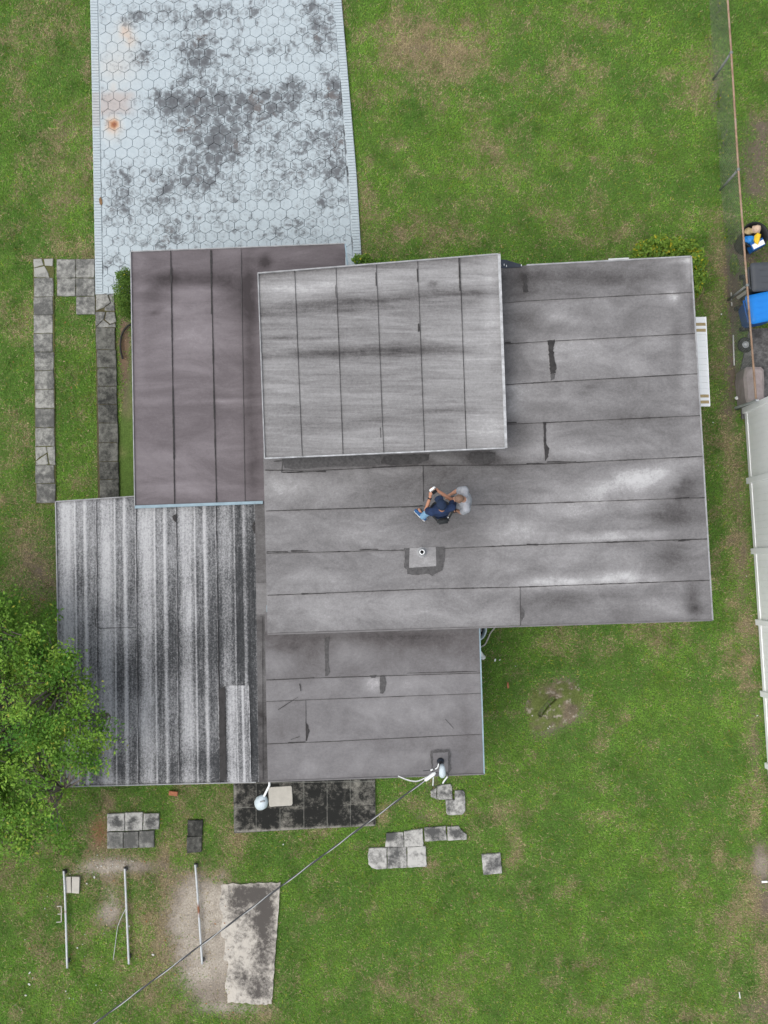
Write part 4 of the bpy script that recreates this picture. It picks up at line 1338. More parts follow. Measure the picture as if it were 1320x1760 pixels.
R3 = L([(460, 1277), (560, 1273), (830, 1260)])
R4 = L([(460, 1343), (832, 1329)])
for k, (a, b_, e0, e1, bias) in enumerate([(R0, R1, RL, cx_(558), -.05), (R0, R1, cx_(558), RR_, -.06), (R1, R2, RL, cx_(653), .03), (R1, R2, cx_(653), RR_, .06), (R2, R3, RL, cx_(526), -.01), (R2, R3, cx_(526), RR_, .04), (R3, R4, RL, RR_, .02)]):
    sheet(rear, 'roofing_sheet', a, b_, e0, e1, Z_REAR + .0006 * (k % 3), MB, wr, lap=2.0 if b_ is not R4 else 0, bias=bias, seed=180 + k)
for k, (s, w) in enumerate([(R1, 1.0), (R2, .7), (R3, .8)]):
    xs = np.linspace(458, 828, 30)
    ribbon(rear, [(x, float(s(x)) + 1.8) for x in xs], Z_REAR + .022, w, seed=190 + k, vary=.85)
for k, pts in enumerate([[(485, 1168), (540, 1165)], [(700, 1157), (820, 1154)], [(495, 1277), (525, 1275)], [(478, 1220), (512, 1198)], [(525.5, 1204), (526, 1274)], [(515, 1175), (517, 1188)], [(765, 1236), (780, 1252)], [(500, 1271), (515, 1266)]]):
    ribbon(rear, pts, Z_REAR + .0245, (1.5, 1.5, 2.0, .8, .7, 1.6, .6, 1.0)[k], seed=200 + k, vary=.9)
patch(rear, [(558, 1097), (566, 1095), (564, 1120), (565, 1145), (567, 1154), (563, 1162), (559, 1162)], Z_REAR + .0205, MTARG, seed=210, jag=.6)
patch(rear, [(653, 1161), (660, 1160), (664, 1172), (662, 1186), (658, 1192), (653, 1192)], Z_REAR + .0205, MTARG, seed=211, jag=.5)
patch(rear, [(526, 1242), (530, 1248), (532, 1258), (528, 1273), (525.5, 1273)], Z_REAR + .0205, MTAR, seed=212, jag=.6)
patch(rear, [(635, 1161), (648, 1160), (645, 1165), (638, 1165)], Z_REAR + .0215, MTARG, seed=213, jag=.5)
for pts, m_ in (([(823.5, 1060), (832, 1330)], MFASC), ([(460.5, 1343), (832, 1330)], MFASC2)):
    a, b_ = U(*pts[0], Z_REAR), U(*pts[1], Z_REAR)
    bm = bmesh.new(); bar(bm, a, b_, .024, .07)
    link('fascia_board', from_bm('fascia_board', bm), m_, rear)

# ---- plumbing vent with its patch
bm = bmesh.new()
vt = thing('vent_pipe', 'short white vent pipe on a pale square patch of roof', 'vent')
sheetm = patch(vt, [(704, 942), (749, 940), (750, 973), (703, 976)], Z_MAIN + .030, MR, 'flashing_sheet', jag=.2, seed=220)
sheetm.data.attributes['wear_shade'].data.foreach_set('value', np.full(len(sheetm.data.vertices), .20, np.float32))
patch(vt, [(695, 942), (704, 942), (702, 974), (750, 972), (749, 940), (764, 939), (763, 965), (761, 980), (748, 986), (743, 990), (738, 986), (716, 988), (700, 987), (699, 979), (694, 975), (696, 960)], Z_MAIN + .026, MTARG, 'tar_border', jag=.9, seed=221)
c_ = U(725, 949, Z_MAIN + .05)
bm = bmesh.new()
lathe(bm, [(.05, 0), (.05, .22), (.036, .22), (.036, .02)], 20, (c_.x, c_.y, Z_MAIN + .02), close=False)
link('pipe', from_bm('pipe', bm, True), MPVC, vt)
bm = bmesh.new()
lathe(bm, [(.036, 0), (.002, 0)], 16, (c_.x, c_.y, Z_MAIN + .06), close=False)
link('pipe_bore', from_bm('pipe_bore', bm), MBLACK, vt)
bm = bmesh.new()
lathe(bm, [(.10, 0), (.06, .03), (.051, .05)], 20, (c_.x, c_.y, Z_MAIN + .030), close=False)
link('collar', from_bm('collar', bm, True), MRIM, vt)

# ---- service mast and cable
mast = thing('service_mast', 'service mast with pale weatherhead near edge of rear roof', 'mast')
patch(mast, [(740, 1291), (751, 1288), (771, 1289), (775, 1297), (774, 1312), (776, 1324), (770, 1330), (742, 1328), (741, 1310), (739, 1300)], Z_REAR + .026, MTARG, 'tar_border', jag=1.0, seed=230)
sp_ = patch(mast, [(744, 1294), (770, 1293), (770, 1326), (745, 1327)], Z_REAR + .030, MB, 'flashing_sheet', jag=.6, seed=231)
mb_ = U(757, 1308, Z_REAR)
mt_ = Vector((mb_.x, mb_.y - .02, Z_REAR + .62))
bm = bmesh.new()
tube(bm, [mb_ + Vector((0, 0, -.3)), mt_], .035, 12)
link('mast_pipe', from_bm('mast_pipe', bm, True), MBLACK, mast)
bm = bmesh.new()
tube(bm, [mb_ + Vector((0, 0, .02)), mb_ + Vector((0, 0, .12))], [.075, .04], 12)
link('boot', from_bm('boot', bm, True), MNAVY, mast)
bm = bmesh.new()
tube(bm, [mt_ + Vector((0, .03, -.04)), mt_ + Vector((0, .0, .06)), mt_ + Vector((.0, -.06, .07)), mt_ + Vector((.004, -.12, .02)), mt_ + Vector((.004, -.155, -.05))], [.045, .052, .062, .064, .050], 14)
link('weatherhead', from_bm('weatherhead', bm, True), MLAMP, mast)
# loops of wire
wp = lambda x, y, z: U(x, y, z)


def smooth_path(pts, n=6):
    out = []
    P = [Vector(p) for p in pts]
    for k in range(len(P) - 1):
        p0, p1, p2, p3 = P[max(k - 1, 0)], P[k], P[k + 1], P[min(k + 2, len(P) - 1)]
        for s in range(n):
            t = s / n
            out.append(.5 * ((2 * p1) + (p2 - p0) * t + (2 * p0 - 5 * p1 + 4 * p2 - p3) * t * t + (3 * p1 - p0 - 3 * p2 + p3) * t ** 3))
    out.append(P[-1])
    return out


zc = Z_REAR + .58
for k, (pts, r, m_) in enumerate([([(753, 1310, zc - .02), (751, 1318, zc - .1), (742, 1323, zc - .14), (727, 1325, zc - .16)], .008, MWIRED),
                                  ([(754, 1313, zc), (752, 1319, zc - .05), (748, 1322, zc - .08)], .012, MPVC),
                                  ([(744, 1322.5, zc - .12), (740, 1324, zc - .13)], .015, MPVC),
                                  ([(760, 1327, zc - .05), (770, 1330, zc - .2), (768, 1340, zc - .4), (758, 1349, zc - .5), (746, 1351, zc - .45), (744, 1342, zc - .3), (745, 1334, zc - .1)], .007, MWIRED),
                                  ([(745, 1333, zc - .1), (744.5, 1342, zc - .28), (744, 1350, zc - .42)], .012, MPVC),
                                  ([(769, 1335, zc - .3), (765, 1340, zc - .38), (761, 1346, zc - .44)], .015, MPVC)]):
    bm = bmesh.new()
    tube(bm, smooth_path([wp(*q) for q in pts]), r, 8)
    link('lead_wire', from_bm('lead_wire', bm, True), m_, mast)
cab = thing('service_cable', 'overhead power cable slanting across the yard from the service mast', 'cable')
A0 = wp(750, 1327, zc + .0)
A1 = wp(163, 1760, 3.6)
dirv = (A1 - A0)
A2 = A0 + dirv * 2.0
LEN = (A2 - A0).length
dn = dirv.normalized()
s_ = dn.cross(Vector((0, 0, 1))).normalized(); u_ = s_.cross(dn)
for ph, r, m_, nm in ((0, .009, MWIREL, 'bare_wire'), (math.pi, .010, MWIRED, 'insulated_wire'), (math.pi * .5, .009, MWIRED, 'insulated_wire')):
    P = []
    n = 220
    for k in range(n + 1):
        t = k / n
        d = t * LEN
        a = ph + d * 2 * math.pi / .95
        sag = -.28 * 4 * (t * .5) * (1 - t * .5) * 0.25
        off = .009
        P.append(A0 + dn * d + (s_ * math.cos(a) + u_ * math.sin(a)) * off + Vector((0, 0, sag)))
    bm = bmesh.new(); tube(bm, P, r, 6)
    link(nm, from_bm(nm, bm, True), m_, cab)
bm = bmesh.new()
tube(bm, [A0 + dn * .02, A0 + dn * .06, A0 + dn * .24, A0 + dn * .27], [.018, .036, .034, .014], 8)
link('wedge_clamp', from_bm('wedge_clamp', bm), MPVC, cab)
for off in (0, .02):
    bm = bmesh.new()
    tube(bm, smooth_path([wp(684, 1333.5 + off * 60, zc - .25), wp(700, 1340 + off * 60, zc - .2), wp(714, 1342.5 + off * 60, zc - .12), wp(724, 1340 + off * 60, zc - .06), wp(736, 1334, zc - .02)]), .006, 8)
    link('tail_wire', from_bm('tail_wire', bm, True), MPVC if off == 0 else MWIREL, cab)

# ---- yard lamp on the eave above the patio
lamp = thing('yard_lamp', 'white teardrop yard lamp hanging off the eave over the patio', 'lamp')
l0, l1 = U(463, 1350, 2.42), U(453.5, 1369, 2.45)
l2, l3 = U(450, 1377, 2.42), U(445, 1389, 2.25)
bm = bmesh.new(); tube(bm, [l0 + Vector((0, .25, 0)), l0, l1], .022, 10)
link('arm', from_bm('arm', bm, True), MPVC, lamp)
bm = bmesh.new()
ax = (l3 - l1)
prof = [(0, .035), (.15, .085), (.35, .125), (.6, .135), (.8, .105), (.95, .065), (1.0, .03)]
tube(bm, [l1 + ax * t for t, r in prof], [r for t, r in prof], 18)
link('lamp_head', from_bm('lamp_head', bm, True), MLAMP, lamp)
bm = bmesh.new(); tube(bm, [l1 + ax * .98, l1 + ax * 1.07], [.042, .038], 12)
link('photocell', from_bm('photocell', bm, True), MNAVY, lamp)
bm = bmesh.new()
mid_ = l1 + ax * .35
tube(bm, [mid_ + Vector((-.02, .0, .10)), mid_ + Vector((.06, .02, .13))], .016, 8)
link('latch', from_bm('latch', bm, True), MRIM, lamp)

# ------------------------------------------------------------------ window awnings
aw = thing('window_awning', 'white ribbed window awning with tan stripes on right side wall', 'awning')
z1, z0 = 2.25, 1.95
inner_ = [(1190, 546), (1190, 698)]
N = 30
for k in range(N):
    t0, t1 = k / N, (k + 1) / N
    ya, yb = 545 + 154 * t0, 545 + 154 * t1
    xo = lambda t: 1212 + 7 * t
    xi = lambda t: 1184 + 7 * t
    col = MTAN if k in (2, 4, 26, 28) else MWHITE
    bm = bmesh.new()
    pts = [U(xi(t0), ya, z1), U(xo(t0), ya - .3, z0), U(xo(t1), yb - .5, z0), U(xi(t1), yb - .2, z1)]
    lift = Vector((0, 0, .012 if k % 2 else 0))
    vs_ = [bm.verts.new(p + lift) for p in pts] + [bm.verts.new(p + lift + Vector((0, 0, -.02))) for p in pts]
    bm.faces.new(vs_[:4][::-1]); bm.faces.new(vs_[4:])
    for s in range(4):
        bm.faces.new((vs_[s], vs_[(s + 1) % 4], vs_[4 + (s + 1) % 4], vs_[4 + s]))
    link('slat', from_bm('slat', bm), col, aw)
bm = bmesh.new()
bar(bm, U(1212.3, 545, z0 - .03), U(1219.3, 698.5, z0 - .03), .02, .06)
link('front_rail', from_bm('front_rail', bm), MWHITE, aw)
for t in (0.02, .98):
    bm = bmesh.new()
    tube(bm, [U(1212 + 7 * t, 545 + 154 * t, z0 - .02), U(1188 + 7 * t, 545 + 154 * t, z0 - .5)], .012, 8)
    link('bracket', from_bm('bracket', bm), MWHITE, aw)
aw2 = thing('front_awning', 'white awning edge peeking out at front eave of right wing', 'awning')
for k in range(8):
    t0, t1 = k / 8, (k + 1) / 8
    x0, x1 = 1046 + 35 * t0, 1046 + 35 * t1
    yy = lambda t: 444.5 - 1.8 * t
    bm = bmesh.new()
    lift = .012 if k % 2 else 0
    pts = [U(x0, yy(t0), 2.05 + lift), U(x1, yy(t1), 2.05 + lift), U(x1, 462, 2.35 + lift), U(x0, 463, 2.35 + lift)]
    vs_ = [bm.verts.new(p) for p in pts] + [bm.verts.new(p + Vector((0, 0, -.02))) for p in pts]
    bm.faces.new(vs_[:4]); bm.faces.new(vs_[4:][::-1])
    for s in range(4):
        bm.faces.new((vs_[s], vs_[4 + s], vs_[4 + (s + 1) % 4], vs_[(s + 1) % 4]))
    link('slat', from_bm('slat', bm), MWHITE, aw2)


# ------------------------------------------------------------------ loose slabs on the back lawn
SL = [
    # outline, label, material, wear, top
    ([(184, 1399), (213.5, 1398), (214, 1428), (184, 1429)], 'pale slab with a round dark stain, left of the upper row of three', MSLABL, [(201, 1414, 10, 9, -.75)], .02),
    ([(215, 1397), (245, 1396), (244.5, 1427), (215, 1428)], 'flaking mottled slab in the middle of the upper row of three', MSLABL, [(230, 1410, 10, 9, -.35)], .02),
    ([(246.5, 1398.5), (273, 1398), (273, 1425), (246, 1426.5)], 'grey speckled slab at right end of the upper row of three', MSLABL, [(259, 1412, 11, 11, -.36)], .02),
    ([(184, 1430.5), (211, 1430), (211, 1458), (184, 1459)], 'mildewed slab at left end of the lower row of three', MSLAB, [(197, 1440, 12, 8, -.22)], .018),
    ([(212, 1430), (238, 1429), (238, 1457.5), (212, 1458)], 'mildewed slab in the middle of the lower row of three', MSLAB, [(225, 1442, 12, 10, -.12)], .018),
    ([(239, 1429), (264.5, 1427.5), (265, 1456), (239, 1457.5)], 'mildewed slab at right end of the lower row of three', MSLAB, [(252, 1442, 12, 10, -.18)], .018),
    ([(322, 1410), (348.5, 1410), (347, 1436.5), (322, 1437)], 'dark grey slab nearer the house in the lone pair', MSLABD, [(335, 1423, 12, 10, .1)], .015),
    ([(321, 1438), (347, 1437.5), (346, 1464), (321, 1467)], 'dark grey slab farther from the house in the lone pair', MSLABD, [(333, 1450, 9, 9, -.1)], .012),
    ([(634, 1459), (641, 1457.5), (665, 1457), (665, 1493.5), (648, 1494.5), (639, 1492), (633.5, 1485), (632, 1470)], 'pale stepping slab with rounded outer corner, first of the row of three', MSLABL, [(648, 1474, 10, 11, -.32)], .03),
    ([(666, 1456.5), (698.5, 1456), (699.5, 1491.5), (666, 1493)], 'pale stepping slab in the middle of the row of three', MSLABL, [(680, 1468, 10, 10, -.22)], .03),
    ([(700, 1455.5), (731.5, 1454.5), (733.5, 1489.5), (700.5, 1491.5)], 'pale stepping slab with a small dark spot, last of the row of three', MSLABL, [(714, 1469, 5, 5, -.4), (731, 1470, 3, 8, -.3)], .03),
    ([(664, 1432), (693.5, 1430.5), (694, 1455.5), (662, 1456)], 'half blackened slab behind the row of three pale slabs', MSLABL, [(670, 1436, 13, 9, -.85)], .026),
    ([(694.5, 1429), (716, 1426), (726.5, 1424), (728, 1454), (695, 1455.5)], 'clean pale slab between half blackened slab and black stained slab', MSLABL, [(710, 1440, 10, 8, -.1)], .026),
    ([(729, 1422.5), (766, 1420), (768, 1444.5), (730, 1446.5)], 'black stained slab beside the clean pale slab', MSLABL, [(748, 1432, 18, 10, -.62)], .02),
    ([(769, 1421), (789, 1420), (792, 1426), (802, 1434), (802.5, 1443.5), (769, 1445)], 'chipped black stained slab at the end of the slab cluster', MSLABL, [(783, 1431, 13, 9, -.62)], .02),
    ([(751.5, 1351), (764, 1348), (774, 1348), (777, 1352), (777.5, 1374), (751.5, 1374.5)], 'pale slab below the service mast with a clipped corner', MSLABL, [(764, 1361, 10, 9, -.16)], .03),
    ([(740, 1360), (750.5, 1354), (750.5, 1374), (741, 1370)], 'small worn slab fragment below the service mast', MSLABL, [(745, 1365, 8, 8, -.2)], .018),
    ([(766, 1375.5), (782, 1374.5), (781.5, 1359), (796, 1358.5), (799, 1362), (800, 1395), (795, 1400.5), (770, 1401.5), (767, 1397)], 'pale L shaped slab near the service mast', MSLABL, [(776, 1386, 9, 9, -.22), (792, 1366, 6, 6, -.2)], .03),
    ([(828, 1469), (860, 1466.5), (863.5, 1501.5), (831, 1504)], 'single square grey slab alone on the back lawn', MSLABL, [(844, 1485, 11, 10, -.42)], .03),
]
for k, (pts, lab, m_, wb, zt) in enumerate(SL):
    NO_GRASS.append(pts)
    # gridded top so that the stain has its own outline
    xs = [p[0] for p in pts]; ys = [p[1] for p in pts]
    bm = bmesh.new()
    out = []
    rr = random.Random(k)
    n = len(pts)
    for a in range(n):
        p, q = pts[a], pts[(a + 1) % n]
        steps = max(1, int(math.hypot(q[0] - p[0], q[1] - p[1]) / 5))
        for s in range(steps):
            t = s / steps
            w = U(p[0] + (q[0] - p[0]) * t, p[1] + (q[1] - p[1]) * t, zt)
            out.append((w.x + rr.uniform(-.005, .005), w.y + rr.uniform(-.005, .005)))
    prism(bm, out, -.07, zt, .010)
    tops = [f for f in bm.faces if len(f.verts) > 6]
    bm.normal_update()
    tops = [f for f in tops if sum(v.co.z for v in f.verts) / len(f.verts) > zt - .002]
    r_ = bmesh.ops.triangulate(bm, faces=tops)
    for _ in range(2):
        es = list({e for f in bm.faces if all(v.co.z > zt - .001 for v in f.verts) for e in f.edges if e.calc_length() > .08})
        if es:
            bmesh.ops.subdivide_edges(bm, edges=es, cuts=1, use_grid_fill=True)
            bmesh.ops.triangulate(bm, faces=[f for f in bm.faces if len(f.verts) > 4 and all(v.co.z > zt - .001 for v in f.verts)])
    me = from_bm('paving_slab', bm)
    co = np.empty(len(me.vertices) * 3, np.float32); me.vertices.foreach_get('co', co); co = co.reshape(-1, 3)
    px, py = PXv(co[:, 0], co[:, 1], zt)
    set_attr(me, 'wear_shade', blobs(px, py, wb))
    tag(link('paving_slab', me, m_), lab, 'paving slab', 'loose slabs on the back lawn')

# old concrete pad, half grown over
bm = bmesh.new()
n = 22
vv, ff = [], []
for b_ in range(31):
    for a in range(17):
        u_, v_ = a / 16, b_ / 30
        x = (PAD[0][0] * (1 - u_) + PAD[1][0] * u_) * (1 - v_) + (PAD[4][0] * (1 - u_) + PAD[3][0] * u_) * v_
        y = (PAD[0][1] * (1 - u_) + PAD[1][1] * u_) * (1 - v_) + (PAD[4][1] * (1 - u_) + PAD[3][1] * u_) * v_
        x += random.uniform(-1, 1) * (a == 0) * 7 + random.uniform(-.5, .5) + random.uniform(-.5, .5) * (a == 16); y += random.uniform(-.5, .5) + random.uniform(-1.6, 1.6) * (b_ in (0, 30))
        zz = .012 - .11 * max(0, 1 - u_ * 2.4) ** 1.6 + .02 * math.sin(a * 1.7 + b_ * .9) * max(0, 1 - u_ * 1.8) + random.uniform(-.002, .002)
        w = U(x, y, zz); vv.append(tuple(w))
for b_ in range(30):
    for a in range(16):
        i0 = b_ * 17 + a
        ff.append((i0, i0 + 17, i0 + 18, i0 + 1))
ring = list(range(17)) + [b_ * 17 + 16 for b_ in range(1, 31)] + [30 * 17 + a for a in range(15, -1, -1)] + [b_ * 17 for b_ in range(29, 0, -1)]
base = len(vv)
vv += [(vv[t][0], vv[t][1], -.12) for t in ring]
ff += [(ring[t], ring[(t + 1) % len(ring)], base + (t + 1) % len(ring), base + t) for t in range(len(ring))]
me = mesh_py('concrete_pad', vv, ff)
V = np.array(vv); px, py = PXv(V[:, 0], V[:, 1], 0)
set_attr(me, 'wear_shade', blobs(px, py, [(455, 1555, 14, 50, -.45), (420, 1535, 26, 20, -.35), (450, 1620, 20, 20, -.22), (410, 1560, 20, 30, -.2), (425, 1675, 24, 14, -.22), (445, 1700, 20, 20, -.2), (435, 1620, 12, 10, .3), (478, 1560, 5, 60, .25), (440, 1519, 50, 4, .25), (440, 1722, 40, 6, .3), (415, 1640, 14, 25, .2), (466, 1660, 5, 60, .15), (380, 1620, 28, 110, .30)]))
tag(link('concrete_pad', me, MPAD), 'cracked pale concrete pad half overgrown with grass in back corner', 'concrete pad')

# neighbour's concrete beyond the fence
bm = bmesh.new()
prism(bm, [U(x, y).to_2d() for x, y in NEIGH], -.12, .0)
me = from_bm('neighbour_yard', bm); set_attr(me, 'wear_shade', np.zeros(len(me.vertices)))
tag(link('neighbour_yard', me, MGREYC), 'dirty concrete floor beyond the chain link fence', kind='structure')

# pale board lying on the patio
bm = bmesh.new()
prism(bm, [U(x, y, .075).to_2d() for x, y in ((461, 1355), (463, 1353), (499, 1350.5), (501.5, 1352), (502.5, 1366), (503, 1381), (501, 1384.5), (464, 1386.5), (462.5, 1384))], .046, .085, .008)
me = from_bm('pale_slab', bm); set_attr(me, 'wear_shade', np.full(len(me.vertices), .25))
tag(link('pale_slab', me, MPALEBOARD), 'pale square slab lying on the black patio beside the lamp', 'slab')

# brick on the grass behind the striped roof
bm = bmesh.new()
c_ = U(298, 1363.5, .02)
bmesh.ops.create_cube(bm, size=1, matrix=Matrix.Translation((c_.x, c_.y, .025)) @ Matrix.Rotation(R(-6), 4, 'Z') @ Matrix.Diagonal((.19, .095, .06, 1)))
bmesh.ops.bevel(bm, geom=bm.edges[:], offset=.006, segments=1, affect='EDGES')
tag(link('brick', from_bm('brick', bm), MBRICK), 'single red brick on the grass behind the striped roof', 'brick')

# three long pipes on the grass
for pts, lab in (([(109.5, 1496), (112, 1545), (115.5, 1664)], 'leftmost galvanised pipe lying on the grass beside two pale tiles'),
                 ([(214.5, 1492), (216, 1530), (221.5, 1657)], 'middle galvanised pipe lying on grass with a thin wire trailing from it'),
                 ([(335.5, 1485), (339, 1530), (343, 1590), (347.5, 1657)], 'slightly bent rusty pipe lying on bare soil nearest the concrete pad')):
    t = thing('metal_pipe', lab, 'pipe', group='pipes on the back lawn')
    P = smooth_path([U(x, y, .075) for x, y in pts], 14)
    bm = bmesh.new(); tube(bm, P, .024, 12)
    me = from_bm('pipe', bm, True)
    co = np.empty(len(me.vertices) * 3, np.float32); me.vertices.foreach_get('co', co); co = co.reshape(-1, 3)
    px, py = PXv(co[:, 0], co[:, 1], .07)
    set_attr(me, 'wear_shade', blobs(px, py, [(112, 1566, 8, 10, .6), (342, 1562, 8, 18, .9)]) - .12)
    link('pipe', me, MRUSTPIPE, t)
    bm = bmesh.new(); d = (P[0] - P[1]).normalized()
    tube(bm, [P[0] - d * .01, P[0] + d * .02], .029, 12)
    link('end_cap', from_bm('end_cap', bm), MBLACK, t)
    for q in (P[2], P[-3]):
        bm = bmesh.new(); box(bm, (q.x, q.y, .0), (.07, .07, .10))
        link('support_block', from_bm('support_block', bm), MGREYC, t)
bm = bmesh.new()
tube(bm, smooth_path([U(216, 1562, .08), U(208, 1578, .05), U(202, 1595, .04), U(198, 1625, .03), U(194.5, 1650, .02)]), .008, 6)
tag(link('loose_wire', from_bm('loose_wire', bm, True), MWIREL), 'thin grey wire curving away from the middle pipe', 'wire')

for pts, lab in (([(112.5, 1507.5), (121.5, 1507), (122, 1535), (113, 1534.5)], 'pale narrow tile touching the leftmost pipe'), ([(123.5, 1507), (136.5, 1507.5), (135.5, 1536), (123, 1535)], 'wider pale tile, the one away from the leftmost pipe')):
    NO_GRASS.append(pts)
    bm = bmesh.new()
    prism(bm, [U(x, y, .05).to_2d() for x, y in pts], -.03, .05, .004)
    tag(link('pale_tile', from_bm('pale_tile', bm), MPALEBOARD), lab, 'tile', 'pale tiles beside the pipe')
t = thing('bracket_frame', 'small pale E shaped frame on the grass left of the pipes', 'frame')
for a, b_ in (((98, 1558), (106, 1557.5)), ((97, 1585), (106, 1584.5)), ((99, 1571), (105, 1571)), ((105.5, 1558), (105.5, 1585))):
    bm = bmesh.new(); bar(bm, U(*a, .05), U(*b_, .05), .018, .02)
    link('frame_bar', from_bm('frame_bar', bm), MPALEBOARD, t)


# scattered chips and litter
def scatter_chips():
    bm = bmesh.new()
    rr = random.Random(4)
    spots = [(149, 1519, 3), (162, 1508, 2.5), (222, 1592, 3), (263, 1641, 3), (133, 1629, 2.5), (142, 1623, 1.6), (51, 1672, 2.6), (50, 1692, 3), (44, 1711, 2.5), (56, 1681, 1.5), (81, 1541, 1.6), (77, 1562, 2), (43, 1615, 1.4), (146, 1606, 1.4), (165, 1693, 2), (174, 1702, 1.6), (113, 1704, 1.6), (119, 1716, 1.4), (126, 1717, 1.6), (487, 1451, 2.2), (325, 1673, 2), (36, 1736, 1.4), (160, 1663, 1.3), (1226, 726, 1.5), (1240, 540, 2), (1283, 990, 1.4), (1291, 1058, 1.5), (1302, 1230, 1.8), (859, 1134, 2.2), (886, 1145, 1.4), (915, 1230, 2.5), (922, 1224, 2), (945, 1249, 2), (950, 1240, 1.6), (976, 1190, 1.6), (983, 1184, 1.6), (968, 1180, 1.5), (942, 1252, 1.8), (1258, 838, 1.3), (1235, 800, 1.2)]
    for _ in range(45):
        spots.append((rr.gauss(185, 26), rr.gauss(1488, 9), rr.uniform(.8, 1.6)))
    for _ in range(26):
        spots.append((rr.gauss(965, 20), rr.gauss(1212, 20), rr.uniform(.4, .9)))
    for _ in range(40):
        spots.append((rr.uniform(20, 330), rr.uniform(1500, 1740), rr.uniform(.6, 1.1)))
    for x, y, s in spots:
        w = U(x, y, 0)
        z = float(ground_z(w.x, w.y))
        m = Matrix.Translation((w.x, w.y, z + .045)) @ Matrix.Rotation(rr.uniform(0, 6.3), 4, 'Z') @ Matrix.Rotation(rr.uniform(-.3, .3), 4, 'X') @ Matrix.Diagonal((s / 79 * rr.uniform(.5, 1.1), s / 79 * rr.uniform(.35, .7), .012, 1))
        bmesh.ops.create_icosphere(bm, subdivisions=1, radius=1, matrix=m)
    tag(link('litter_chips', from_bm('litter_chips', bm), MCHIP), 'scattered white stone chips and paper scraps on the lawn', 'chips', kind='stuff')
    # dry fallen leaves
    n = 1500
    x = rng.uniform(-8.4, 8.4, n); y = rng.uniform(-10, 12, n)
    px, py = PXv(x, y, 0)
    wgt = .18 + blobs(px, py, [(240, 1500, 180, 90, 1.0), (60, 930, 60, 120, .9), (130, 700, 60, 200, .9), (950, 1210, 60, 60, .7), (330, 1620, 90, 90, .6), (60, 500, 60, 300, .3), (150, 1390, 120, 30, .7), (215, 650, 10, 150, .8)])
    k = rng.random(n) < wgt
    for poly in [DRIVE, PATIO] + FOOT:
        k &= ~inside(px, py, poly)
    x, y = x[k], y[k]
    n = len(x)
    z = ground_z(x, y) + .055
    a = rng.uniform(0, 6.28, n); s = rng.uniform(.012, .03, n)
    V = np.empty((n, 4, 3)); ca, sa = np.cos(a) * s, np.sin(a) * s
    V[:, 0] = np.stack([x + ca, y + sa, z], 1); V[:, 1] = np.stack([x - sa * .5, y + ca * .5, z + .008], 1)
    V[:, 2] = np.stack([x - ca, y - sa, z], 1); V[:, 3] = np.stack([x + sa * .5, y - ca * .5, z + .008], 1)
    me = mesh_py('fallen_leaves', V.reshape(-1, 3).tolist(), np.arange(4 * n).reshape(n, 4).tolist())
    t = rng.random(n)[:, None]
    c = np.where(t < .45, np.array([.34, .16, .06]), np.where(t < .8, np.array([.46, .36, .22]), np.array([.22, .12, .06])))
    set_col(me, 'Col', np.repeat(c, 4, axis=0))
    tag(link('fallen_leaves', me, MLEAF), 'dry brown fallen leaves scattered over the grass', 'leaves', kind='stuff')


scatter_chips()
bm = bmesh.new()
w = [(170, 342), (173, 338), (175.5, 344), (176, 350), (173.5, 353), (171, 349)]
prism(bm, [U(x, y, .05).to_2d() for x, y in w], .036, .058, .006)
tag(link('curled_leaf', from_bm('curled_leaf', bm), MLEAFBROWN), 'brown curled leaf on left border of the driveway', 'leaf')

# hose by the carport
bm = bmesh.new()
tube(bm, smooth_path([U(240, 556, .03), U(224, 558, .03), U(215, 565, .03), U(209, 577, .03), U(207, 592, .03), U(208, 606, .03), U(211, 617, .03)]), .022, 10)
tag(link('black_hose', from_bm('black_hose', bm, True), MRUBBER), 'curved black hose on bare soil left of the carport', 'hose')

# tub, white pipe and hose at the inner corner behind the house
tub = thing('metal_tub', 'round pale blue rimmed tub half hidden under the house eave', 'tub')
c_ = U(813.5, 1081, .8)
bm = bmesh.new()
lathe(bm, [(.20, 0), (.245, .05), (.27, .62), (.285, .64), (.285, .66), (.262, .66), (.25, .60), (.235, .42)], 36, (c_.x, c_.y, .14), close=False)
link('shell', from_bm('shell', bm, True), MLAMP, tub)
bm = bmesh.new()
lathe(bm, [(.238, 0), (.02, .012)], 32, (c_.x, c_.y, .57))
link('dark_lid', from_bm('dark_lid', bm, True), MNAVY, tub)
for d in ((.18, -.10), ):
    bm = bmesh.new()
    lathe(bm, [(.018, 0), (.028, .0), (.028, .05), (.018, .05), (.018, .02)], 16, (c_.x + .155, c_.y - .13, .58), close=False)
    link('valve_ring', from_bm('valve_ring', bm, True), MCARD, tub)
bm = bmesh.new()
prism(bm, [(c_.x + .08, c_.y - .02), (c_.x + .2, c_.y - .08), (c_.x + .21, c_.y + .1), (c_.x + .1, c_.y + .16)], .58, .60, .004)
link('grey_cloth', from_bm('grey_cloth', bm), MRIM, tub)
bm = bmesh.new()
lathe(bm, [(.19, -.05), (.19, .14)], 24, (c_.x, c_.y, 0))
link('base', from_bm('base', bm), MGREYC, tub)
bm = bmesh.new()
tube(bm, smooth_path([U(856, 1068, .03), U(850, 1079, .04), U(843, 1088, .05), U(838, 1099, .06), U(833, 1108, .05), U(824, 1113, .05)]), .016, 8)
tag(link('pale_hose', from_bm('pale_hose', bm, True), MPALEBOARD), 'pale garden hose curving out beside the tub', 'hose')
t = thing('white_pipe', 'short white plastic pipe sticking out beside the rear wing', 'pipe')
a, b_ = U(821, 1116, .35), U(830.5, 1130, .10)
bm = bmesh.new(); tube(bm, [a, b_], .045, 16); link('pipe', from_bm('pipe', bm, True), MPVC, t)
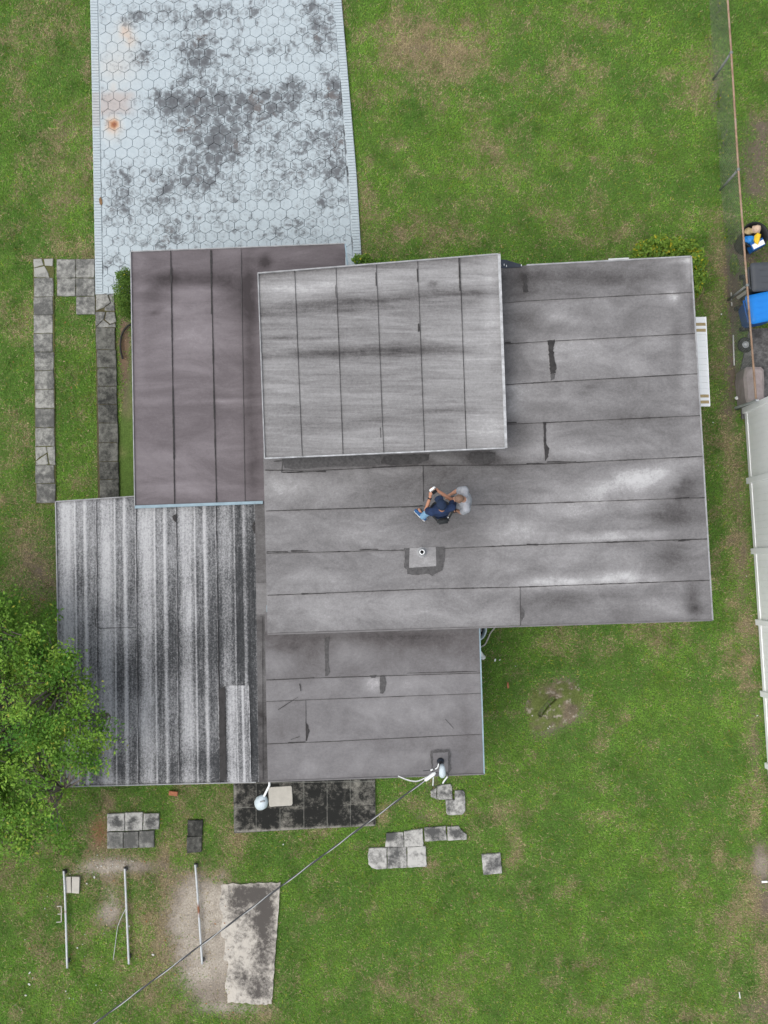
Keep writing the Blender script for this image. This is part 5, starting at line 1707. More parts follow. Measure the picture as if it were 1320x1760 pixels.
d = (b_ - a).normalized()
bm = bmesh.new(); tube(bm, [b_ - d * .03, b_ + d * .012], .052, 16); link('end_cap', from_bm('end_cap', bm, True), MPVC, t)
bm = bmesh.new(); box(bm, (b_.x, b_.y, .0), (.06, .06, .18)); link('stake', from_bm('stake', bm), MRIM, t)
bm = bmesh.new()
c_ = U(851, 1134.5, .05)
bmesh.ops.create_uvsphere(bm, u_segments=10, v_segments=6, radius=1, matrix=Matrix.Translation(c_) @ Matrix.Rotation(R(-15), 4, 'Z') @ Matrix.Diagonal((.019, .036, .02, 1)))
tag(link('white_cup', from_bm('white_cup', bm, True), MPVC), 'small white cup lying in grass right of the rear wing', 'cup')
bm = bmesh.new()
prism(bm, [U(x, y, .05).to_2d() for x, y in ((872, 1173), (874, 1173), (875, 1181), (873, 1184), (871.5, 1179))], .0, .055, .004)
tag(link('rust_leaf', from_bm('rust_leaf', bm), MBRICK), 'rust coloured leaf on the grass left of the dirt heap', 'leaf')
bm = bmesh.new()
bar(bm, U(1309, 1515.5, .05), U(1319, 1515.5, .05), .035, .03)
tag(link('white_stake', from_bm('white_stake', bm), MPVC), 'short white stake lying at right edge of back lawn', 'stake')
bm = bmesh.new()
bar(bm, U(1270.5, 1705, .05), U(1272, 1716, .05), .02, .02)
tag(link('pale_stick', from_bm('pale_stick', bm), MCHIP), 'thin pale stick on grass in the lower right lawn', 'stick')


# ------------------------------------------------------------------ foliage
def leaf_mesh(name, P, size, cols, flat=.5, length=1.6, seed=0):
    r = np.random.default_rng(seed)
    n = len(P)
    a = r.uniform(0, 2 * np.pi, n)
    tilt = r.normal(0, flat, n)
    d = np.stack([np.cos(a) * np.cos(tilt), np.sin(a) * np.cos(tilt), np.sin(tilt)], 1)
    up = np.stack([r.normal(0, .5, n), r.normal(0, .5, n), np.ones(n)], 1)
    s = np.cross(d, up); s /= np.linalg.norm(s, axis=1)[:, None] + 1e-9
    sz = (size * r.uniform(.6, 1.3, n))[:, None]
    V = np.empty((n, 4, 3), np.float32)
    V[:, 0] = P - d * sz * length * .5
    V[:, 1] = P + s * sz * .45
    V[:, 2] = P + d * sz * length * .5
    V[:, 3] = P - s * sz * .45
    me = bpy.data.meshes.new(name)
    me.vertices.add(n * 4); me.vertices.foreach_set('co', V.ravel())
    me.loops.add(n * 4); me.loops.foreach_set('vertex_index', np.arange(n * 4, dtype=np.int32))
    me.polygons.add(n); me.polygons.foreach_set('loop_start', np.arange(0, n * 4, 4, dtype=np.int32))
    me.update(calc_edges=True)
    set_col(me, 'Col', np.repeat(cols, 4, axis=0))
    return me


def tree():
    t = thing('oak_tree', 'leafy green tree overhanging the striped roof at left edge', 'tree')
    r = np.random.default_rng(5)
    base = U(96, 1215, 0)
    rr = random.Random(2)
    bm = bmesh.new()
    fork = base + Vector((-.18, -.12, 1.9))
    tube(bm, [base + Vector((0, 0, -.2)), base + Vector((.0, 0, .1)), base + Vector((-.08, -.05, 1.0)), fork], [.22, .17, .14, .13], 12)
    INS = 10
    OUT = [(-330, 1060), (-150, 1010), (-30, 1012), (30, 1030), (88, 1038), (84, 1070), (112, 1098), (128, 1140), (150, 1160), (166, 1185), (163, 1205), (205, 1238), (208, 1262), (186, 1285), (196, 1305), (168, 1318), (150, 1345), (112, 1352), (120, 1375), (86, 1392), (104, 1420), (150, 1456), (92, 1452), (60, 1448), (20, 1470), (-60, 1530), (-200, 1560), (-340, 1480)]
    OUT = [(x - INS if x > 100 else x, y + (INS if y < 1150 else -INS if y > 1330 else 0)) for x, y in OUT]
    cl = []
    tries = 0
    C0 = (-70, 1255)
    while len(cl) < 820 and tries < 40000:
        tries += 1
        px, py = r.uniform(-330, 215), r.uniform(1005, 1560)
        if not inside(np.array([px]), np.array([py]), OUT)[0]:
            continue
        dd = math.hypot((px - C0[0]) / 280, (py - C0[1]) / 260)
        ztop = 2.9 + 2.5 * math.sqrt(max(0, 1 - min(dd, 1) ** 2))
        z = ztop - abs(r.normal(0, .35)) - (r.uniform(0, 1.0) if r.random() < .35 else 0)
        z = max(z, 2.75)
        if px > 80 and z < 2.75: z = 2.75
        p = U(px, py, z)
        cl.append(p)
    # limbs
    limbs = []
    for k in range(9):
        a = k * 2 * math.pi / 9 + rr.uniform(-.2, .2)
        rad = rr.uniform(1.3, 2.2)
        e = fork + Vector((math.cos(a) * rad, math.sin(a) * rad, rr.uniform(1.3, 2.4)))
        m1 = fork.lerp(e, .35) + Vector((rr.uniform(-.15, .15), rr.uniform(-.15, .15), .25))
        m2 = fork.lerp(e, .7) + Vector((rr.uniform(-.15, .15), rr.uniform(-.15, .15), .15))
        P = smooth_path([fork, m1, m2, e], 4)
        tube(bm, P, [.085 * (1 - .8 * s / (len(P) - 1)) + .008 for s in range(len(P))], 8)
        limbs += P[3:]
    link('trunk', from_bm('trunk', bm, True), MBARK, t)
    bm = bmesh.new()
    pts, cols = [], []
    for k, c in enumerate(cl):
        q = min(limbs, key=lambda l_: (l_ - c).length + max(0, l_.z - c.z) * 2)
        m = q.lerp(c, .55) + Vector((rr.uniform(-.12, .12), rr.uniform(-.12, .12), rr.uniform(-.02, .12)))
        tube(bm, smooth_path([q, m, c + Vector((0, 0, -.02))], 3), [.018, .016, .014, .012, .010, .008, .005], 5)
        n = int(r.uniform(70, 150))
        sp = r.uniform(.07, .15)
        out = (c - Vector((fork.x, fork.y, 3.3)))
        d = r.normal(0, 1, (n, 3)) * np.array([sp, sp, sp * .5])
        # sprays point outwards
        o3 = np.array([out.x, out.y, out.z * .4]); o3 /= (np.linalg.norm(o3) + 1e-6)
        d += o3 * (np.abs(r.normal(0, .13, (n, 1))) - .06)
        pts.append(np.array(c) + d)
        ty = r.random()
        a = np.array([.065, .185, .020]); b_ = np.array([.225, .385, .048])
        base_c = a + (b_ - a) * ty
        cc = base_c * r.uniform(.7, 1.3, (n, 1))
        yl = r.random(n) < .03
        cc[yl] = np.array([.33, .36, .05])
        cols.append(cc)
    link('twigs', from_bm('twigs', bm), MBARK, t)
    P = np.concatenate(pts); C = np.concatenate(cols)
    link('crown', leaf_mesh('crown', P, .034, C, .5, 1.9, 3), MLEAF, t)


tree()


def shrub(name, label, cat, spots, leafn, size, colA, colB, yellow=0.0, stem=True, seed=0, flat=.6, length=1.7):
    """spots: (px, py, radius x m, radius y m, height m)"""
    t = thing(name, label, cat)
    r = np.random.default_rng(seed)
    pts, cols = [], []
    bm = bmesh.new()
    for (px, py, rx, ry, h) in spots:
        c = U(px, py, h * .55)
        n = int(leafn)
        d = r.normal(0, 1, (n, 3)); d /= np.linalg.norm(d, axis=1)[:, None]
        d *= (r.random((n, 1)) ** .45)
        lump = 1 + .22 * np.sin(d[:, :1] * 5 + seed) * np.cos(d[:, 1:2] * 6)
        d *= lump
        p = np.array([c.x, c.y, h * .55]) + d * np.array([rx, ry, h * .5])
        pts.append(p)
        cc = np.array(colA) + (np.array(colB) - np.array(colA)) * r.random((n, 1))
        k = r.random(n) < yellow
        cc[k] = np.array([.48, .45, .035]) * r.uniform(.7, 1.1, (k.sum(), 1))
        cols.append(cc)
        for s in range(4):
            e = Vector((c.x + r.uniform(-rx, rx) * .6, c.y + r.uniform(-ry, ry) * .6, h * .8))
            tube(bm, [Vector((c.x + r.uniform(-.03, .03), c.y + r.uniform(-.03, .03), -.05)), (Vector((c.x, c.y, 0)) + e) / 2 + Vector((0, 0, .05)), e], [.014, .01, .005], 5)
    link('stem', from_bm('stem', bm), MBARK, t)
    link('foliage', leaf_mesh('foliage', np.concatenate(pts), size, np.concatenate(cols), flat, length, seed), MLEAF, t)
    return t


shrub('clipped_shrub', 'dense clipped dark green shrub between driveway and carport', 'shrub', [(218, 482, .22, .24, 1.1), (216, 508, .25, .32, 1.15), (220, 532, .22, .22, 1.05)], 4200, .020, (.045, .10, .014), (.14, .25, .035), .01, seed=3, flat=.9, length=1.5)
shrub('yellow_shrub', 'loose yellow green shrub wrapping round the front right roof corner', 'shrub',
      [(1106, 432, .24, .24, .6), (1132, 424, .28, .26, .7), (1160, 426, .26, .22, .7), (1182, 428, .22, .2, .6), (1196, 450, .22, .26, .8), (1198, 478, .18, .26, .75), (1194, 500, .12, .16, .6)], 900, .042, (.09, .19, .025), (.25, .38, .05), .09, seed=4, length=2.0)
shrub('corner_weed', 'small bright green weed clump at front corner between driveway and house', 'shrub', [(616, 446, .14, .12, .4), (630, 446, .16, .12, .35), (650, 452, .14, .10, .3), (680, 450, .18, .08, .25), (715, 448, .15, .07, .2)], 330, .030, (.08, .18, .02), (.20, .33, .05), .05, seed=6)
# low weeds tangled in the chain link fence
shrub('fence_weeds', 'low weeds growing through the chain link fence', 'weeds', [(1236, 20, .12, .5, .3), (1240, 170, .14, .35, .4), (1244, 240, .13, .4, .35), (1250, 300, .1, .2, .3), (1255, 400, .14, .3, .35), (1262, 455, .1, .25, .3)], 260, .035, (.06, .14, .02), (.17, .27, .04), .03, seed=9)


# ------------------------------------------------------------------ chain link fence
def chain_fence():
    t = thing('chain_link_fence', 'rusty topped chain link fence along the right boundary', 'fence')
    H = 1.22
    base = [(1200, -340), (1222, 0), (1227, 135), (1238, 326), (1252, 505), (1268, 702)]
    bw = [U(x, y, 0) for x, y in base]
    # straight sections between posts
    posts = [U(1214, -60, 0), U(1227, 135, 0), U(1238.5, 326, 0), U(1252.5, 515, 0), U(1267, 703, 0)]
    first = posts[0] + (posts[0] - posts[1]) * 1.0
    posts = [first] + posts
    for k, p in enumerate(posts):
        bm = bmesh.new()
        tube(bm, [p + Vector((0, 0, -.2)), p + Vector((0, 0, H - .02))], .026, 10)
        link('post', from_bm('post', bm, True), MPOST, t)
        bm = bmesh.new()
        tube(bm, [p + Vector((0, 0, H - .03)), p + Vector((0, 0, H + .03)), p + Vector((0, 0, H + .05))], [.036, .036, .012], 10)
        link('post_cap', from_bm('post_cap', bm, True), MPOST, t)
    bm = bmesh.new()
    P = [p + Vector((0, 0, H + .01)) for p in posts]
    dd = (P[-1] - P[-2]).normalized()
    tube(bm, P, .023, 10)
    link('top_rail', from_bm('top_rail', bm, True), MRAIL, t)
    # woven mesh: each panel between two posts is one part
    for a, b_ in zip(posts, posts[1:]):
        d = b_ - a
        Ln = d.length
        e = d / Ln
        sd = Vector((-e.y, e.x, 0))
        s = .075
        hh = H - .04
        n = int(Ln / s)
        vv, ff = [], []

        def wire(x0, x1, r=.0011, off=0.0):
            p, q = a + e * x0[0] + Vector((0, 0, x0[1])) + sd * off, a + e * x1[0] + Vector((0, 0, x1[1])) + sd * off
            w = (q - p).normalized()
            u_ = w.cross(sd).normalized() * r
            v_ = sd * r
            i0 = len(vv)
            for c in (p, q):
                for g in (u_ + v_, -u_ + v_, -u_ - v_, u_ - v_):
                    vv.append(tuple(c + g))
            for g in range(4):
                h_ = (g + 1) % 4
                ff.append((i0 + g, i0 + h_, i0 + 4 + h_, i0 + 4 + g))
        k = -int(hh / s) - 1
        while k * s < Ln:
            x = k * s
            # rising
            xs, zs = x, .02
            xe, ze = x + hh, hh + .06
            if xs < 0: zs += -xs; xs = 0
            if xe > Ln: ze -= (xe - Ln); xe = Ln
            if xe > xs + .02: wire((xs, zs), (xe, ze))
            xs, zs = x + hh, .02
            xe, ze = x, hh + .06
            if xs > Ln: zs += xs - Ln; xs = Ln
            if xe < 0: ze -= -xe; xe = 0
            if xs > xe + .02: wire((xs, zs), (xe, ze), off=.005)
            k += 1
        o = link('wire_mesh', mesh_py('wire_mesh', vv, ff), MMESH, t)
        o['kind'] = 'stuff'
    # slanted braces show at two posts in the photo only as the posts themselves
    return posts


fence_posts = chain_fence()


# ------------------------------------------------------------------ white vinyl fence
def vinyl_fence():
    t = thing('vinyl_fence', 'tall white vinyl panel fence at right boundary', 'fence')
    H = 1.83
    pl = [U(1275.5, 706, 0), U(1283, 826, 0), U(1291, 947, 0), U(1299.5, 1068, 0), U(1307.5, 1189, 0), U(1315.5, 1316, 0), U(1323, 1440, 0), U(1331, 1560, 0)]
    # straight run
    a, b_ = pl[0], pl[-1]
    e = (b_ - a).normalized()
    sd = Vector((-e.y, e.x, 0))      # to the right
    if sd.x < 0: sd = -sd
    Ln = (pl[-1] - pl[0]).length
    sp = (pl[5] - pl[0]).length / 5
    q = e.to_track_quat('X', 'Z').to_matrix()
    off = sd * .065
    for k in range(8):
        p = a + e * sp * k
        if k == 7 and False:
            break
        bm = bmesh.new()
        box(bm, (p.x + off.x, p.y + off.y, H / 2 + .02), (.127, .127, H + .14), q)
        bmesh.ops.bevel(bm, geom=bm.edges[:], offset=.008, segments=1, affect='EDGES')
        po = link('post', from_bm('post', bm), MWHITE, t)
        bm = bmesh.new()
        c = p + off
        box(bm, (c.x, c.y, H + .105), (.15, .15, .025), q)
        r_ = bmesh.ops.create_cone(bm, cap_ends=True, segments=4, radius1=.10, radius2=.01, depth=.06, matrix=Matrix.Translation((c.x, c.y, H + .145)) @ q.to_4x4() @ Matrix.Rotation(R(45), 4, 'Z'))
        link('post_cap', from_bm('post_cap', bm), MWHITE, po)
        if k < 7:
            p2 = a + e * sp * (k + 1)
            for z, h in ((.10, .14), (H - .04, .12)):
                bm = bmesh.new()
                s0, s1 = p + e * .062 + off, p2 - e * .062 + off
                bar(bm, (s0.x, s0.y, z), (s1.x, s1.y, z), .05, h)
                link('rail', from_bm('rail', bm), MWHITE, t)
            nb = 10
            for j in range(nb):
                w = (sp - .128) / nb
                c = p + e * (.064 + w * (j + .5)) + off
                bm = bmesh.new()
                box(bm, (c.x, c.y, H / 2 + .02), (w - .0015, .022, H - .24), q)
                bmesh.ops.bevel(bm, geom=[ed for ed in bm.edges], offset=.004, segments=1, affect='EDGES')
                link('board', from_bm('board', bm), MWHITE, t)
    # grey cap strip on the end towards the neighbour's bins
    bm = bmesh.new()
    c0, c1 = U(1264, 701, .5), U(1302, 688, 1.9)
    bar(bm, c0, c1, .06, .03)
    link('end_strip', from_bm('end_strip', bm), MGALV, t)


vinyl_fence()


# ------------------------------------------------------------------ neighbour's bins and clutter
def wheelie_bin(name, label, x, y, rz, body_m, lid_m, s=1.0, handle=True):
    t = thing(name, label, 'bin', group='wheelie bins beyond the fence')
    o = U(x, y, 0)
    M = Matrix.Translation((o.x, o.y, 0)) @ Matrix.Rotation(rz, 4, 'Z')

    def put(nm, bm, m, sm=False, par=None):
        bm.transform(M)
        return link(nm, from_bm(nm, bm, sm), m, par or t)
    w0, d0, w1, d1, h = .44 * s, .46 * s, .56 * s, .66 * s, .98
    bm = bmesh.new()
    prof = []
    rings = []
    for z, w, d in ((.06, w0, d0), (.1, w0 + .02, d0 + .02), (h - .08, w1 - .01, d1 - .01), (h - .08, w1 + .03, d1 + .03), (h, w1 + .03, d1 + .03)):
        r = .05
        ring = []
        for cx, cy, a0 in ((1, 1, 0), (-1, 1, 90), (-1, -1, 180), (1, -1, 270)):
            for k in range(4):
                a = R(a0 + k * 30)
                ring.append(bm.verts.new((cx * (w / 2 - r) + math.cos(a) * r, cy * (d / 2 - r) + math.sin(a) * r, z)))
        rings.append(ring)
    for a, b_ in zip(rings, rings[1:]):
        for k in range(16):
            j = (k + 1) % 16
            bm.faces.new((a[k], a[j], b_[j], b_[k]))
    bm.faces.new(rings[0][::-1]); bm.faces.new(rings[-1])
    put('body', bm, body_m)
    # domed lid
    bm = bmesh.new()
    rings = []
    for z, g in ((h + .002, .035), (h + .03, .04), (h + .055, .0), (h + .075, -.06), (h + .078, -.09)):
        r = .06
        w, d = w1 + g * 1.4, d1 + g * 1.4 + .04
        ring = []
        for cx, cy, a0 in ((1, 1, 0), (-1, 1, 90), (-1, -1, 180), (1, -1, 270)):
            for k in range(4):
                a = R(a0 + k * 30)
                ring.append(bm.verts.new((cx * (w / 2 - r) + math.cos(a) * r, cy * (d / 2 - r) + math.sin(a) * r, z)))
        rings.append(ring)
    for a, b_ in zip(rings, rings[1:]):
        for k in range(16):
            j = (k + 1) % 16
            bm.faces.new((a[k], a[j], b_[j], b_[k]))
    bm.faces.new(rings[0][::-1]); bm.faces.new(rings[-1])
    lid = put('lid', bm, lid_m)
    for k in range(3):
        bm = bmesh.new()
        box(bm, ((k - 1) * .13, 0, h + .08), (.018, d1 * .62, .012))
        put('lid_rib', bm, lid_m, par=lid)
    bm = bmesh.new()
    tube(bm, [(-w1 / 2 + .05, d1 / 2 + .07, h - .03), (w1 / 2 - .05, d1 / 2 + .07, h - .03)], .018, 10)
    for sx in (-1, 1):
        box(bm, (sx * (w1 / 2 - .06), d1 / 2 + .03, h - .03), (.03, .09, .04))
    put('handle', bm, body_m)
    for sx in (-1, 1):
        bm = bmesh.new()
        tube(bm, [(sx * (w0 / 2 - .02), d0 / 2 - .02, .11), (sx * (w0 / 2 + .05), d0 / 2 - .02, .11)], .11, 18)
        put('wheel', bm, MBLACK)
    return t


wheelie_bin('wheelie_bin', 'bright blue wheelie bin behind the chain link fence', 1288, 546, R(102), MBINBD, MBINB)
wheelie_bin('wheelie_bin', 'dark grey wheelie bin behind the fence next to the blue one', 1294, 496, R(93), MBING, MBING)

# round black bin heaped with rubbish
tb = thing('rubbish_bin', 'round black rubbish bin behind the chain link fence', 'bin')
o = U(1277, 423, 0)
bm = bmesh.new()
lathe(bm, [(.20, .0), (.26, .78), (.285, .79), (.285, .82), (.255, .82), (.245, .55), (.01, .54)], 28, (o.x, o.y, 0), close=False)
link('body', from_bm('body', bm, True), MBLACK, tb)
for a in (40, 220):
    bm = bmesh.new()
    c = Vector((o.x + math.cos(R(a)) * .285, o.y + math.sin(R(a)) * .285, .70))
    box(bm, c, (.06, .10, .03), Matrix.Rotation(R(a), 3, 'Z'))
    link('handle', from_bm('handle', bm), MBLACK, tb)


def crumple(name, label, cat, c, r, mat, seed):
    bm = bmesh.new()
    bmesh.ops.create_icosphere(bm, subdivisions=2, radius=1)
    rr = random.Random(seed)
    for v in bm.verts:
        k = rr.uniform(.75, 1.2)
        v.co = Vector((v.co.x * r[0] * k, v.co.y * r[1] * k, v.co.z * r[2] * k)) + Vector(c)
    return tag(link(name, from_bm(name, bm), mat), label, cat)


zb = .80
k_ = U(1287, 412, zb); crumple('blue_bag', 'crumpled blue bag in the rubbish bin', 'bag', k_, (.12, .10, .10), MBLU, 1)
k_ = U(1299, 394, zb); crumple('pale_bundle', 'round pale paper bundle on top of the rubbish bin', 'bundle', k_, (.11, .10, .09), MCARD, 2)
k_ = U(1287, 398, zb - .02); crumple('brown_scrap', 'brown paper scraps at the edge of the rubbish bin', 'paper', k_, (.10, .08, .07), MTAN, 3)
bm = bmesh.new()
prism(bm, [U(x, y, zb + .12).to_2d() for x, y in ((1298, 404), (1303, 399), (1309, 402), (1307, 411), (1304, 419), (1299, 416), (1297, 410))], zb - .05, zb + .12, .03)
tag(link('yellow_packet', from_bm('yellow_packet', bm), MYEL), 'bright yellow packet on top of the rubbish bin', 'packet')
bm = bmesh.new()
prism(bm, [U(x, y, zb + .04).to_2d() for x, y in ((1289, 418), (1311, 408), (1316, 420), (1295, 431))], zb - .22, zb + .04, .01)
bx = tag(link('carton', from_bm('carton', bm), MBINBD), 'blue and white carton leaning out of the rubbish bin', 'carton')
bm = bmesh.new()
prism(bm, [U(x, y, zb + .05).to_2d() for x, y in ((1292, 421), (1312, 411.5), (1315, 419), (1296, 428.5))], zb + .042, zb + .052, .003)
link('white_flap', from_bm('white_flap', bm), MPVC, bx)

# tyre and pink grey covered stack on the concrete
ty = thing('old_tyre', 'old tyre lying flat behind the fence below the blue bin', 'tyre')
o = U(1279, 594, .0)
bm = bmesh.new()
prof = [(.12 + .05 * math.cos(a), .075 + .06 * math.sin(a)) for a in [k * 2 * math.pi / 12 for k in range(13)]]
lathe(bm, prof, 28, (o.x, o.y, 0), close=False)
link('rubber', from_bm('rubber', bm, True), MRUBBER, ty)
bm = bmesh.new(); lathe(bm, [(.078, .08), (.07, .12), (.06, .11), (.058, .05), (.03, .04), (.004, .04)], 24, (o.x, o.y, 0), close=False)
link('rim', from_bm('rim', bm, True), MGALV, ty)
bm = bmesh.new()
pts = [(1281, 634), (1285, 630), (1309, 630), (1314, 635), (1315, 660), (1315, 684), (1309, 691), (1290, 694), (1283, 690), (1281, 670), (1279, 650)]
prism(bm, [U(x, y, .62).to_2d() for x, y in pts], .0, .62, .05)
tag(link('covered_stack', from_bm('covered_stack', bm), MPINK), 'dusty pinkish grey covered stack behind the fence next to white fence', 'stack')
t = thing('wooden_plank', 'weathered plank leaning behind the fence between the two bins', 'plank')
bm = bmesh.new(); bar(bm, U(1268, 512, .1), U(1288, 498, .55), .07, .04)
link('plank', from_bm('plank', bm), MPALEBOARD, t)
# white broken edging along the fence foot
for k, (a, b_, lab) in enumerate([((1256.5, 503), (1257, 516), 'upper short white edging piece at foot of the chain link fence'), ((1257.3, 519), (1257.6, 526), 'tiny white edging scrap at foot of the chain link fence'), ((1260, 576), (1261.5, 628), 'long thin white edging piece at foot of the chain link fence')]):
    bm = bmesh.new(); bar(bm, U(*a, .04), U(*b_, .04), .018, .05)
    tag(link('edging_strip', from_bm('edging_strip', bm), MCHIP), lab, 'edging', 'white edging at the fence foot')
k_ = U(1267, 684, .06); crumple('white_bag', 'small crumpled white bag at the end of the vinyl fence', 'bag', k_, (.05, .04, .04), MPVC, 8)


# small dirt heap with a dark cleft
def dirt_heap():
    n = 110
    c = U(950, 1212, 0)
    g = np.linspace(-.85, .85, n)
    HX, HY = np.meshgrid(g, g)
    an = R(46)
    hu, hv = HX * math.cos(an) + HY * math.sin(an), -HX * math.sin(an) + HY * math.cos(an)
    WX, WY = HX + c.x, HY + c.y
    rad = np.sqrt((hu / .72) ** 2 + (hv / .52) ** 2) + (fbm(WX, WY, 2.2, 3, 8) - .5) * .5
    env = np.clip(1.15 - rad, 0, 1)
    z = ground_z(WX, WY) - .02 + .16 * env ** 1.2 + (fbm(WX, WY, 7, 4, 5) - .5) * .07 * np.clip(env * 3, 0, 1) - .10 * np.clip(rad - .95, 0, 1)
    cv = hv - .10 + .45 * (hu + .05) ** 2
    z -= .55 * np.clip(1 - ((hu + .10) / .27) ** 4, 0, 1) * np.exp(-(cv / .045) ** 6)
    z += .05 * np.clip(1 - ((hu + .10) / .33) ** 4, 0, 1) * np.exp(-((cv - .075) / .05) ** 2)
    i = np.arange(n * n).reshape(n, n)
    F = np.stack([i[:-1, :-1], i[:-1, 1:], i[1:, 1:], i[1:, :-1]], -1).reshape(-1, 4).tolist()
    me = mesh_py('dirt_heap', np.stack([WX.ravel(), WY.ravel(), z.ravel()], 1).tolist(), F, True)
    m1 = fbm(WX, WY, 5, 4, 61)[..., None]
    m2 = fbm(WX, WY, 3, 3, 66)[..., None]
    col = np.array([.17, .14, .095]) * (.7 + .8 * m1)
    col = col + (np.array([.13, .17, .045]) - col) * np.clip((m2 - .42) * 5 + .25, 0, .9)
    col = col + (np.array([.36, .32, .26]) - col) * np.clip((fbm(WX, WY, 14, 3, 69)[..., None] - .66) * 9, 0, 1)
    set_col(me, 'Col', col.reshape(-1, 3))
    tag(link('dirt_heap', me, MSOIL), 'small gravelly dirt heap with a dark cleft on the lawn', 'dirt heap')


dirt_heap()


# ------------------------------------------------------------------ people
def ball(bm, c, r, seg=14):
    if not isinstance(r, (tuple, list)):
        r = (r, r, r)
    bmesh.ops.create_uvsphere(bm, u_segments=seg, v_segments=max(6, seg * 2 // 3), radius=1, matrix=Matrix.Translation(Vector(c)) @ Matrix.Diagonal((r[0], r[1], r[2], 1)))


def limb(bm, p, q, r0, r1, flat=False, seg=12, ks=(1, 1)):
    """tapered limb; round ends unless flat"""
    p, q = Vector(p), Vector(q)
    tube(bm, [p, p.lerp(q, .5), q], [r0, (r0 + r1) / 2, r1], seg)
    if not flat:
        ball(bm, p, r0 * .99, 12); ball(bm, q, r1 * .99, 12)


def fuse(name, bm, vox, mat, parent, M, smooth_it=6):
    me = bpy.data.meshes.new(name + '_raw')
    bmesh.ops.recalc_face_normals(bm, faces=bm.faces)
    bm.to_mesh(me); bm.free()
    o = bpy.data.objects.new(name + '_raw', me)
    COL.objects.link(o)
    rm = o.modifiers.new('remesh', 'REMESH'); rm.mode = 'VOXEL'; rm.voxel_size = vox; rm.use_smooth_shade = True
    sm = o.modifiers.new('smooth', 'SMOOTH'); sm.factor = .5; sm.iterations = smooth_it
    dg = bpy.context.evaluated_depsgraph_get()
    res = bpy.data.meshes.new_from_object(o.evaluated_get(dg))
    bpy.data.objects.remove(o)
    bpy.data.meshes.remove(me)
    res.name = name
    res.transform(M)
    res.polygons.foreach_set('use_smooth', [True] * len(res.polygons))
    res.materials.clear()
    return link(name, res, mat, parent)


def hand(bm, w, d, up, side, curl, s=1.0, grip=.5):
    """palm at wrist w pointing along d; side = thumb direction; fingers bend towards curl"""
    d, side, curl = Vector(d).normalized(), Vector(side).normalized(), Vector(curl).normalized()
    w = Vector(w)
    k = w + d * .085 * s
    limb(bm, w, w + d * .05 * s, .026, .03)
    for j in (-1.2, -.4, .4, 1.2):
        limb(bm, w + d * .02 * s + side * j * .010, k + side * j * .021 * s, .016, .0135)
    for j, ln in zip((1.25, .42, -.42, -1.25), (.072, .08, .074, .058)):
        p = k + side * j * .021 * s
        p1 = p + (d * (1 - grip) + curl * grip).normalized() * ln * .45
        p2 = p1 + (d * (.5 - grip) + curl * (grip + .3)).normalized() * ln * .32
        p3 = p2 + (d * (.1 - grip) + curl * (grip + .3)).normalized() * ln * .26
        limb(bm, p, p1, .0105, .0098, seg=8); limb(bm, p1, p2, .0098, .0092, seg=8); limb(bm, p2, p3, .0092, .008, seg=8)
    t0 = w + d * .03 * s + side * .028
    t1 = t0 + (d * .6 + side * .7).normalized() * .04 * s
    t2 = t1 + (d * .8 + curl * .5).normalized() * .034 * s
    limb(bm, t0, t1, .015, .012, seg=8); limb(bm, t1, t2, .0115, .0095, seg=8)


def head_face(bm, c, f, s=1.0):
    """skull, jaw, nose and ears around centre c looking along f (level)"""
    c, f = Vector(c), Vector(f).normalized()
    r = Vector((f.y, -f.x, 0)).normalized()
    up = r.cross(f)
    Mh = Matrix((r, f, up)).transposed().to_4x4()
    Mh.translation = c

    def bl(p, rad):
        bmesh.ops.create_uvsphere(bm, u_segments=16, v_segments=10, radius=1, matrix=Mh @ Matrix.Translation(Vector(p)) @ Matrix.Diagonal((rad[0], rad[1], rad[2], 1)))
    bl((0, -.01, .02), (.076, .096, .098))
    bl((0, .025, -.05), (.058, .068, .075))
    bl((0, .055, -.085), (.03, .03, .03))
    bl((0, .094, -.022), (.013, .020, .022))
    bl((0, .078, -.068), (.026, .014, .007))
    bl((0, .074, -.080), (.022, .013, .007))
    bl((0, .082, .018), (.05, .012, .010))
    for sx in (-1, 1):
        bl((sx * .077, -.005, -.01), (.010, .022, .034))
    return Mh


def eyes(Mh, parent, M):
    for sx in (-1, 1):
        bm = bmesh.new()
        bmesh.ops.create_uvsphere(bm, u_segments=10, v_segments=8, radius=.011, matrix=Mh @ Matrix.Translation((sx * .031, .078, .0)))
        bm.transform(M)
        link('eye', from_bm('eye', bm, True), MEYE, parent)


